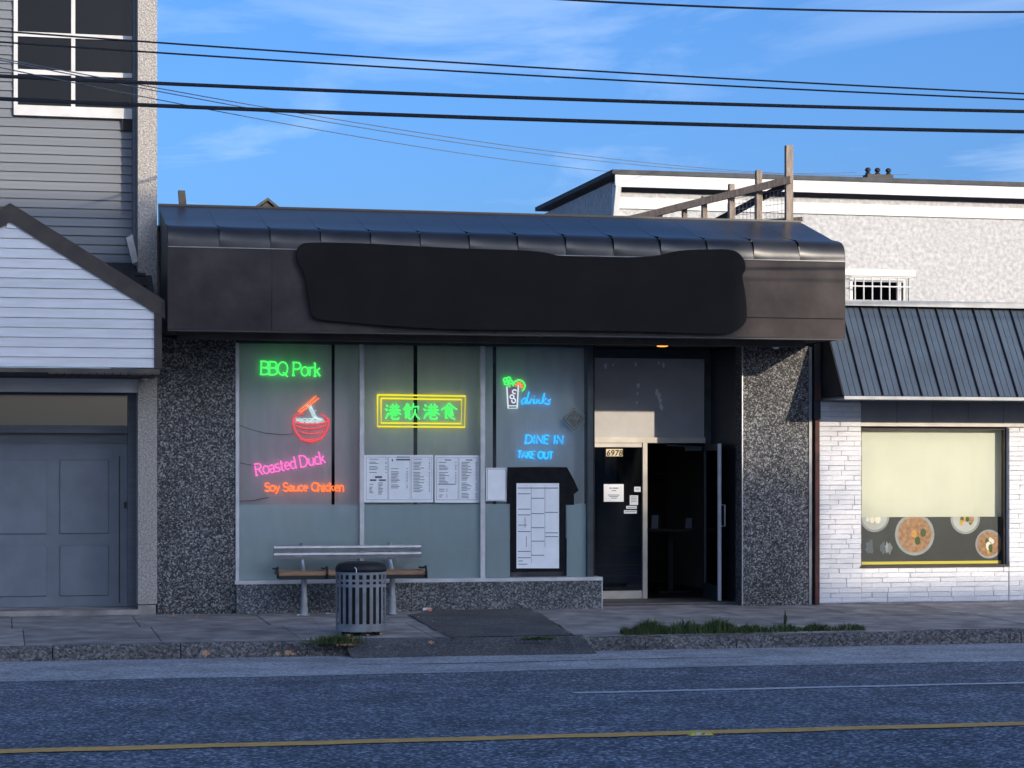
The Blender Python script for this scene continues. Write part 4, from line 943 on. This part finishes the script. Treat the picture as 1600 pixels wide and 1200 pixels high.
# ================================================================ BENCH
by = -.55
bxa, bxb = PX(430, by), PX(661, by)
def bz(v): return PZ(550, v, by)
bn = thing('bench', ((bxa+bxb)/2, by, walk_z(by)), 'bus bench with grey metal back slats and brown wooden seat', 'bench')
for v0, v1 in ((852.5, 862), (863, 873)):
    mb = MB(); za, zb2 = bz(v1), bz(v0); w = bxb-bxa
    mb.prism([(bxa, by+.18, za), (bxa, by+.14, za), (bxa, by+.13, (za+zb2)/2-.008), (bxa, by+.14, (za+zb2)/2), (bxa, by+.125, (za+zb2)/2+.006), (bxa, by+.13, zb2-.008), (bxa, by+.145, zb2), (bxa, by+.18, zb2)], (w, 0, 0))
    build(mb, 'back_slat', 'steel', bn)
for u in (475, 613):
    x = PX(u, by); zg = walk_z(by)
    mb = MB(); mb.lathe((x, by, zg), [(.075, 0), (.075, .012), (.05, .013), (.05, .10), (.045, .105), (.045, .22), (.038, .225), (.036, bz(898)-zg)], 16, True)
    build(mb, 'post', 'steel', bn)
    build(MB().tube([(x, by, bz(898)), (x, by+.07, bz(893)), (x, by+.19, bz(876)), (x, by+.205, bz(848.5))], .03, 10), 'back_support', 'steel', bn, smooth=True)
    build(MB().box(x-.03, x+.03, by-.30, by+.17, bz(901), bz(897.5)), 'seat_bracket', 'iron', bn)
sx0, sx1 = PX(431, by), PX(668, by-.2)
for k in range(3):
    y0 = by-.32+k*.16; build(MB().box(sx0, sx1-.02, y0, y0+.145, bz(897), bz(891.5)+k*.004), 'seat_plank', 'wood', bn, bevel=.006)
build(MB().box(sx0, sx1-.02, by-.315, by-.28, bz(903), bz(897.2)), 'seat_rail', 'iron', bn)
for u in (432, 509, 589, 663):
    x = PX(u, by-.2); mb = MB().tube([(x, by-.33, bz(901)), (x, by-.34, bz(893)), (x, by-.30, bz(884)), (x, by-.18, bz(887)), (x, by+.14, bz(888))], .014, 8); build(mb, 'divider', 'iron', bn, smooth=True)

# ================================================================ LITTER BIN
gb = G(564, 985, walk_z(-3.1)); bc = Vector((gb.x, -3.25, walk_z(-3.25)))
t_ = (bc.y-CY)/ray(564, 985).y; sc_ = t_               # metres per pixel at the bin
bc.x = P(564, 985, -3.25).x
RB = 39.5*sc_
def bzz(v): return PZ(564, v, -3.25)-.0
lbn = thing('litter_bin', bc, 'round grey slatted litter bin with black domed lid in front of the bench', 'litter bin')
z0b, z1b = bzz(984), bzz(893)
zt1 = bzz(895)
def hoop(za, zb2, nm): build(MB().lathe((bc.x, bc.y, 0), [(RB-.006, za), (RB, za), (RB, zb2), (RB-.006, zb2), (RB-.006, za)], 48), nm, 'bin', lbn, smooth=False)
hoop(bzz(985), bzz(973), 'base_band'); hoop(bzz(916), bzz(911.5), 'hoop'); hoop(bzz(907.5), bzz(904), 'hoop'); hoop(bzz(897), bzz(893), 'top_band')
for k in range(22):
    a0 = 2*math.pi*(k+.18)/22; a1 = 2*math.pi*(k+.68)/22; mb = MB(); q = 3; r0, r1 = RB-.0055, RB-.0005
    vs = []
    for i in range(q+1):
        an = a0+(a1-a0)*i/q
        for rr in (r0, r1):
            for zq in (bzz(974), bzz(894)): vs.append((bc.x+rr*math.cos(an), bc.y+rr*math.sin(an), zq))
    for i in range(q):
        s = i*4; mb.f += [(s+2, s+6, s+7, s+3), (s+4, s, s+1, s+5)]
    mb.f += [(0, 2, 3, 1), (q*4+2, q*4, q*4+1, q*4+3)]; mb.v = vs
    build(mb, 'slat', 'bin', lbn)
build(MB().lathe((bc.x, bc.y, 0), [(RB-.05, bzz(982)), (RB-.045, bzz(894))], 40, True), 'liner', 'black', lbn, smooth=False)
build(MB().lathe((bc.x, bc.y, 0), [(RB-.01, bzz(893)-.0), (RB+.004, bzz(892)), (RB+.006, bzz(887)), (RB-.01, bzz(883)), (RB*.86, bzz(879.5)), (RB*.6, bzz(877.8)), (RB*.35, bzz(877.2)), (.02, bzz(877))], 48), 'lid', 'bin_lid', lbn, smooth=True)
for an in (30, 90, 150, 210, 270, 330): q = (bc.x+RB*.7*math.cos(R(an)), bc.y+RB*.7*math.sin(R(an))); box('foot', 'iron', lbn, q[0]-.03, q[0]+.03, q[1]-.03, q[1]+.03, walk_z(q[1])-.002, bzz(982.5))
dr_ = MB().tube([(bc.x-.12, bc.y-RB-.006, bzz(884.5)), (bc.x-.10, bc.y-RB-.009, bzz(887)), (bc.x-.10, bc.y-RB-.009, bzz(893))], .005, 5); build(dr_, 'dried_spill', 'chip', lbn)

# ================================================================ GRASS, LEAVES, LITTER, ROAD MARKER
def blades(mb, x, y, z, h, lean, w=.005):
    an = random.uniform(0, 6.28); dx, dy = math.cos(an)*lean*h, math.sin(an)*lean*h; px_, py_ = -math.sin(an)*w, math.cos(an)*w
    a = (x-px_, y-py_, z); b_ = (x+px_, y+py_, z); c1 = (x+dx*.4+px_*.8, y+dy*.4+py_*.8, z+h*.6); c0 = (x+dx*.4-px_*.8, y+dy*.4-py_*.8, z+h*.6); d = (x+dx, y+dy, z+h*(1-.25*lean))
    mb.add([a, b_, c1, c0, d], [(0, 1, 2, 3), (3, 2, 4)])
mb = MB(); gx0, gx1 = G(975, 992, ZK).x, G(1356, 986, ZK).x
for i in range(5200):
    s = random.random(); x = gx0+(gx1-gx0)*s
    dens = .45+.55*math.sin(s*9.1+1)**2
    if s > .62: dens *= .55
    if random.random() > dens: continue
    y = YK+.10+random.gauss(0, .07)*(1 if s < .7 else .6); y = max(YK-.03, y)
    hh = random.uniform(.05, .15)*(1.25 if .05 < s < .45 else .72)*(.6+.6*abs(math.sin(s*23+2)))
    blades(mb, x, y, walk_z(y)+.002, hh, random.uniform(.2, 1.1), .0055)
tag(build(mb, 'verge_grass', 'grass', None, kind='stuff', org=(gx0, YK, ZK)), 'long strip of green grass growing behind the kerb', 'grass')
def clump(u, v, n, rx, ry, h, label, m='grass'):
    c = G(u, v, ZK+.01); mb = MB()
    for i in range(n):
        x = c.x+random.gauss(0, rx); y = max(YK-.3, c.y+random.gauss(0, ry)); zg = walk_z(max(y, YK))+.004 if y > YK else ZK-.02
        blades(mb, x, y, zg, random.uniform(.4, 1)*h, random.uniform(.3, 1.2))
    single(mb, 'grass_clump', m, label, 'grass clump', 'grass clumps by the kerb', org=(c.x, c.y, ZK))
clump(530, 1001, 620, .13, .07, .13, 'grass clump with dry leaves at the foot of the litter bin')
clump(852, 1000, 260, .10, .05, .06, 'small grass clump on the asphalt crossover')
c = G(1225, 985, ZK); wd = thing('weed_plant', (c.x, c.y, walk_z(c.y)), 'upright leafy weed standing in the verge grass', 'weed'); mb = MB(); st = MB()
for k in range(4):
    tp_ = Vector((c.x+random.uniform(-.06, .06), c.y+random.uniform(-.05, .05), walk_z(c.y)+random.uniform(.12, .22))); st.tube([(c.x, c.y, walk_z(c.y)-.0), tp_], .004, 4)
    for q in range(12):
        f = random.uniform(.3, 1); p = Vector((c.x, c.y, walk_z(c.y)))*(1-f)+tp_*f; blades(mb, p.x, p.y, p.z, random.uniform(.03, .06), 1.1, .008)
build(mb, 'leaves', 'weed', wd); build(st, 'stem', 'weed', wd)
def leaf(u, v, s, z, label, curl=.5):
    c = G(u, v, z); mb = MB(); n = 12; pts = []
    if v > 1008: c = P(u, v, YK-.27); c.z = z
    rot = random.uniform(0, 6.28); tl = random.uniform(.5, 1.1)
    for i in range(n):
        an = 2*math.pi*i/n; r_ = s*(1 if i % 2 == 0 else .55)*random.uniform(.8, 1.1)
        x, y = r_*math.cos(an+rot), r_*math.sin(an+rot)*.75; pts.append((c.x+x, c.y+y*math.cos(tl)-(x*x)/s*.3, c.z+.004+(y+s*.75)*math.sin(tl)+(x*x)/s*.25))
    pts.append((c.x, c.y+.004, c.z+s*.75*math.sin(tl))); mb.add(pts, [(i, (i+1) % n, n) for i in range(n)])
    single(mb, 'dry_leaf', 'leaf', LL.get(u, label), 'leaf', 'dry leaves on the street', org=c)
LL = {322: 'lone curled dry leaf in the gutter left of the bench', 450: 'flat dry leaf in the gutter, middle of three below the bench end', 458: 'flat dry leaf in the gutter, rightmost of three below the bench end', 434: 'small dry leaf in the gutter, leftmost of three below the bench end', 674: 'single dry leaf on the asphalt crossover right of the litter bin'}
lg = 'curled brown dry leaf lying in the gutter'
for u, v, s in ((322, 1022, .045), (450, 1023, .04), (458, 1022, .03), (434, 1023, .03)): leaf(u, v, s*1.4, ZR+.02, lg)
for u, v, s in ((528, 1018, .04), (541, 1014, .075), (545, 1017, .065), (537, 1019, .05), (550, 1018, .04), (674, 1018, .035)): leaf(u, v, s*1.35, ZR+.115, 'brown dry leaf in the heap at the kerb below the litter bin')
for u, v, s in ((596, 993, .03), (545, 996, .03), (575, 994, .025), (272, 963, .03), (308, 966, .03), (250, 973, .02)): leaf(u, v, s, ZK+.02 if v > 980 else -.01, 'small dry leaf at the litter bin foot' if u > 400 else 'small dry leaf on the sidewalk before the left wall panel')
mb = MB()
for i in range(420):
    k = random.random(); x = random.uniform(0, 14)
    y = random.uniform(-.30, -.13) if k < .3 else (YK-.19-abs(random.gauss(0, .09)) if k < .62 else random.uniform(YK+.1, -.2))
    if k < .62 and XA-.1 < x < XB+.1 and k >= .3: continue
    zq = ZR+.012 if k >= .3 and k < .62 else walk_z(y)+.012; w = random.uniform(.005, .016); an = random.uniform(0, 6.28); dx, dy = math.cos(an)*w, math.sin(an)*w
    mb.quad((x-dx, y-dy, zq), (x+dy*.6, y-dx*.6, zq+.006), (x+dx, y+dy, zq+.003), (x-dy*.6, y+dx*.6, zq+.004))
tag(build(mb, 'leaf_crumbs', 'leaf', None, kind='stuff'), 'scattered tiny leaf crumbs along gutter and wall foot', 'debris')
c = P(668, 956, -.42); c.z = walk_z(-.42)+.035
mb = MB(); rows = []
for i in range(6):
    ring = []
    for j in range(10):
        an = 2*math.pi*j/10; r_ = .034*random.uniform(.75, 1.1)*(.85 if i in (0, 5) else 1); ring.append((c.x-.06+i*.024, c.y+r_*math.cos(an)+i*.004, c.z+r_*math.sin(an)*.9))
    mb.v += ring
for i in range(5):
    for j in range(10): mb.f.append((i*10+j, i*10+(j+1) % 10, (i+1)*10+(j+1) % 10, (i+1)*10+j))
mb.f += [tuple(range(10))[::-1], tuple(range(50, 60))]
single(mb, 'drink_can', 'can', 'crumpled red and white drink can lying by the stall riser', 'can', org=c)
for u, v, w in ((657, 965, .05), (678, 970, .03), (516, 961, .06), (468, 963, .04)):
    c = G(u, v, -.02); zz_ = walk_z(c.y)+.006; single(MB().prism([(c.x-w, c.y-.02, zz_), (c.x+w, c.y-.012, zz_+.004), (c.x+w*.8, c.y+.02, zz_), (c.x-w*.7, c.y+.015, zz_+.006)], (0, 0, .003)), 'paper_scrap', 'paper', 'flat white paper scrap on the sidewalk '+('right' if u > 600 else 'left')+' of the litter bin', 'litter', 'paper scraps', org=c)
c = G(1092, 1148, ZC); mk = thing('road_marker', (c.x, c.y, ZC), 'raised yellow reflector marker on the centre line', 'road marker')
build(MB().add([(c.x-.09, c.y-.08, ZC+.003), (c.x+.09, c.y-.08, ZC+.003), (c.x+.09, c.y+.03, ZC+.003), (c.x-.09, c.y+.03, ZC+.003), (c.x-.07, c.y-.055, ZC+.022), (c.x+.07, c.y-.055, ZC+.022), (c.x+.07, c.y+.01, ZC+.022), (c.x-.07, c.y+.01, ZC+.022)],
               [(4, 5, 6, 7), (0, 1, 5, 4), (1, 2, 6, 5), (2, 3, 7, 6), (3, 0, 4, 7)]), 'body', 'yellow', mk)
build(MB().quad((c.x-.05, c.y-.0765, ZC+.0085), (c.x+.05, c.y-.0765, ZC+.0085), (c.x+.045, c.y-.060, ZC+.021), (c.x-.045, c.y-.060, ZC+.021)), 'reflector', 'can', mk)

# ================================================================ OVERHEAD WIRES
def wire(uv0, uv1, y0, y1, r, label, m='wire', sag=.25, ext=1.2):
    a, c = P(*uv0, y0), P(*uv1, y1); d = c-a; a2 = a-d*ext; c2 = c+d*ext; k = 40
    def pos(t): return a2+(c2-a2)*t
    ta = ext/(1+2*ext); tb_ = (1+ext)/(1+2*ext); s0 = 4*sag*ta*(1-ta)
    pts = [pos(i/k)+Vector((0, 0, -4*sag*(i/k)*(1-i/k)+s0)) for i in range(k+1)]
    single(MB().tube(pts, r, 6), 'overhead_wire', m, label, 'wire', 'overhead wires', org=a)
wire((196, 163), (1404, 202), -5.2, -5.2, .021, 'thickest black overhead cable, lowest of the four main lines')
wire((196, 128), (1404, 170), -5.4, -5.4, .019, 'thick black overhead cable, second from below')
wire((196, 79), (1404, 147), -6.2, -6.2, .009, 'thin dark overhead wire just above the two thick cables')
wire((196, 63), (1404, 137), -6.3, -6.3, .009, 'thin dark overhead wire, upper of the close pair')
wire((860, -2), (1404, 18), -6.6, -6.6, .011, 'dark overhead wire crossing the top right corner of the sky')
wire((300, 166), (950, 268), -3, 14, .006, 'faint grey service wire sloping lowest behind the cables', 'thinwire', .3, .5)
wire((320, 151), (1250, 272), -3, 16, .006, 'faint grey service wire, upper of the sloping pair', 'thinwire', .5, .4)
wire((318, 156), (1180, 270), -3, 16, .006, 'faint grey service wire, middle one sloping to the white building', 'thinwire', .5, .4)

# ================================================================ ACROSS THE STREET (behind the viewer): unseen blocks and a tree, shaped to cast the shade
KX, KZ = .745/1.3, .417/1.3              # shift of a shadow per metre of street
YO = -33.0
def opposite(x0, x1, h, label, d=9):
    t = thing('shading_building', ((x0+x1)/2, YO-d/2, -.1), label, 'building')
    box('wall', 'opp', t, x0, x1, YO-d, YO, -.1, h)
    k = int((x1-x0)/3)
    for i in range(k):
        for z in [q for q in (.9, 4.3, 7.6, 10.8) if q+1.8 < h]:
            a = x0+(x1-x0)*(i+.22)/k; box('window', 'opp_glass', t, a, a+(x1-x0)/k*.56, YO+.001, YO+.03, z, z+1.7)
xo = 8.6+KX*-YO
opposite(7, xo, 5.35+KZ*-YO, 'unseen tall pale block across the street, sized to shade the left of the front', 9)
opposite(xo+.02, 46, .25+KZ*-YO, 'unseen lower pale block across the street, sized to shade the road', 9)
def tree(x, y, h, cr, cz, label, n=2600):
    t = thing('shading_tree', (x, y, -.1), label, 'tree'); mb = MB(); tips = []
    mb.tube([(x, y, -.1), (x+.1, y, h*.3), (x+.05, y, h*.6)], .16, 8, r1=.09)
    for k in range(16):
        an = random.uniform(0, 6.28); z0 = h*random.uniform(.3, .6); p = Vector((x+cr*.7*math.cos(an)*random.random(), y+cr*.7*math.sin(an)*random.random(), cz+random.uniform(-.5, .6)*cr)); mb.tube([(x+.05, y, z0), (Vector((x, y, z0))+p)/2+Vector((0, 0, .2)), p], .05, 5, r1=.012); tips.append(p)
    build(mb, 'trunk', 'bark', t); lf = MB()
    for i in range(n):
        c = random.choice(tips)+Vector((random.gauss(0, .55), random.gauss(0, .55), random.gauss(0, .5))); a = Vector((random.uniform(-1, 1), random.uniform(-1, 1), random.uniform(-1, 1))).normalized()*.09; q = a.orthogonal().normalized()*.06; lf.quad(c-a, c+q, c+a, c-q)
    build(lf, 'crown', 'treeleaf', t)
yt = -31.0
tree(9.75+KX*-yt, yt, 11.0, 1.15, 10.45, 'unseen autumn tree added across the street to dim the right wall panel')  # added out of view so its crown dims the lower right wall panel
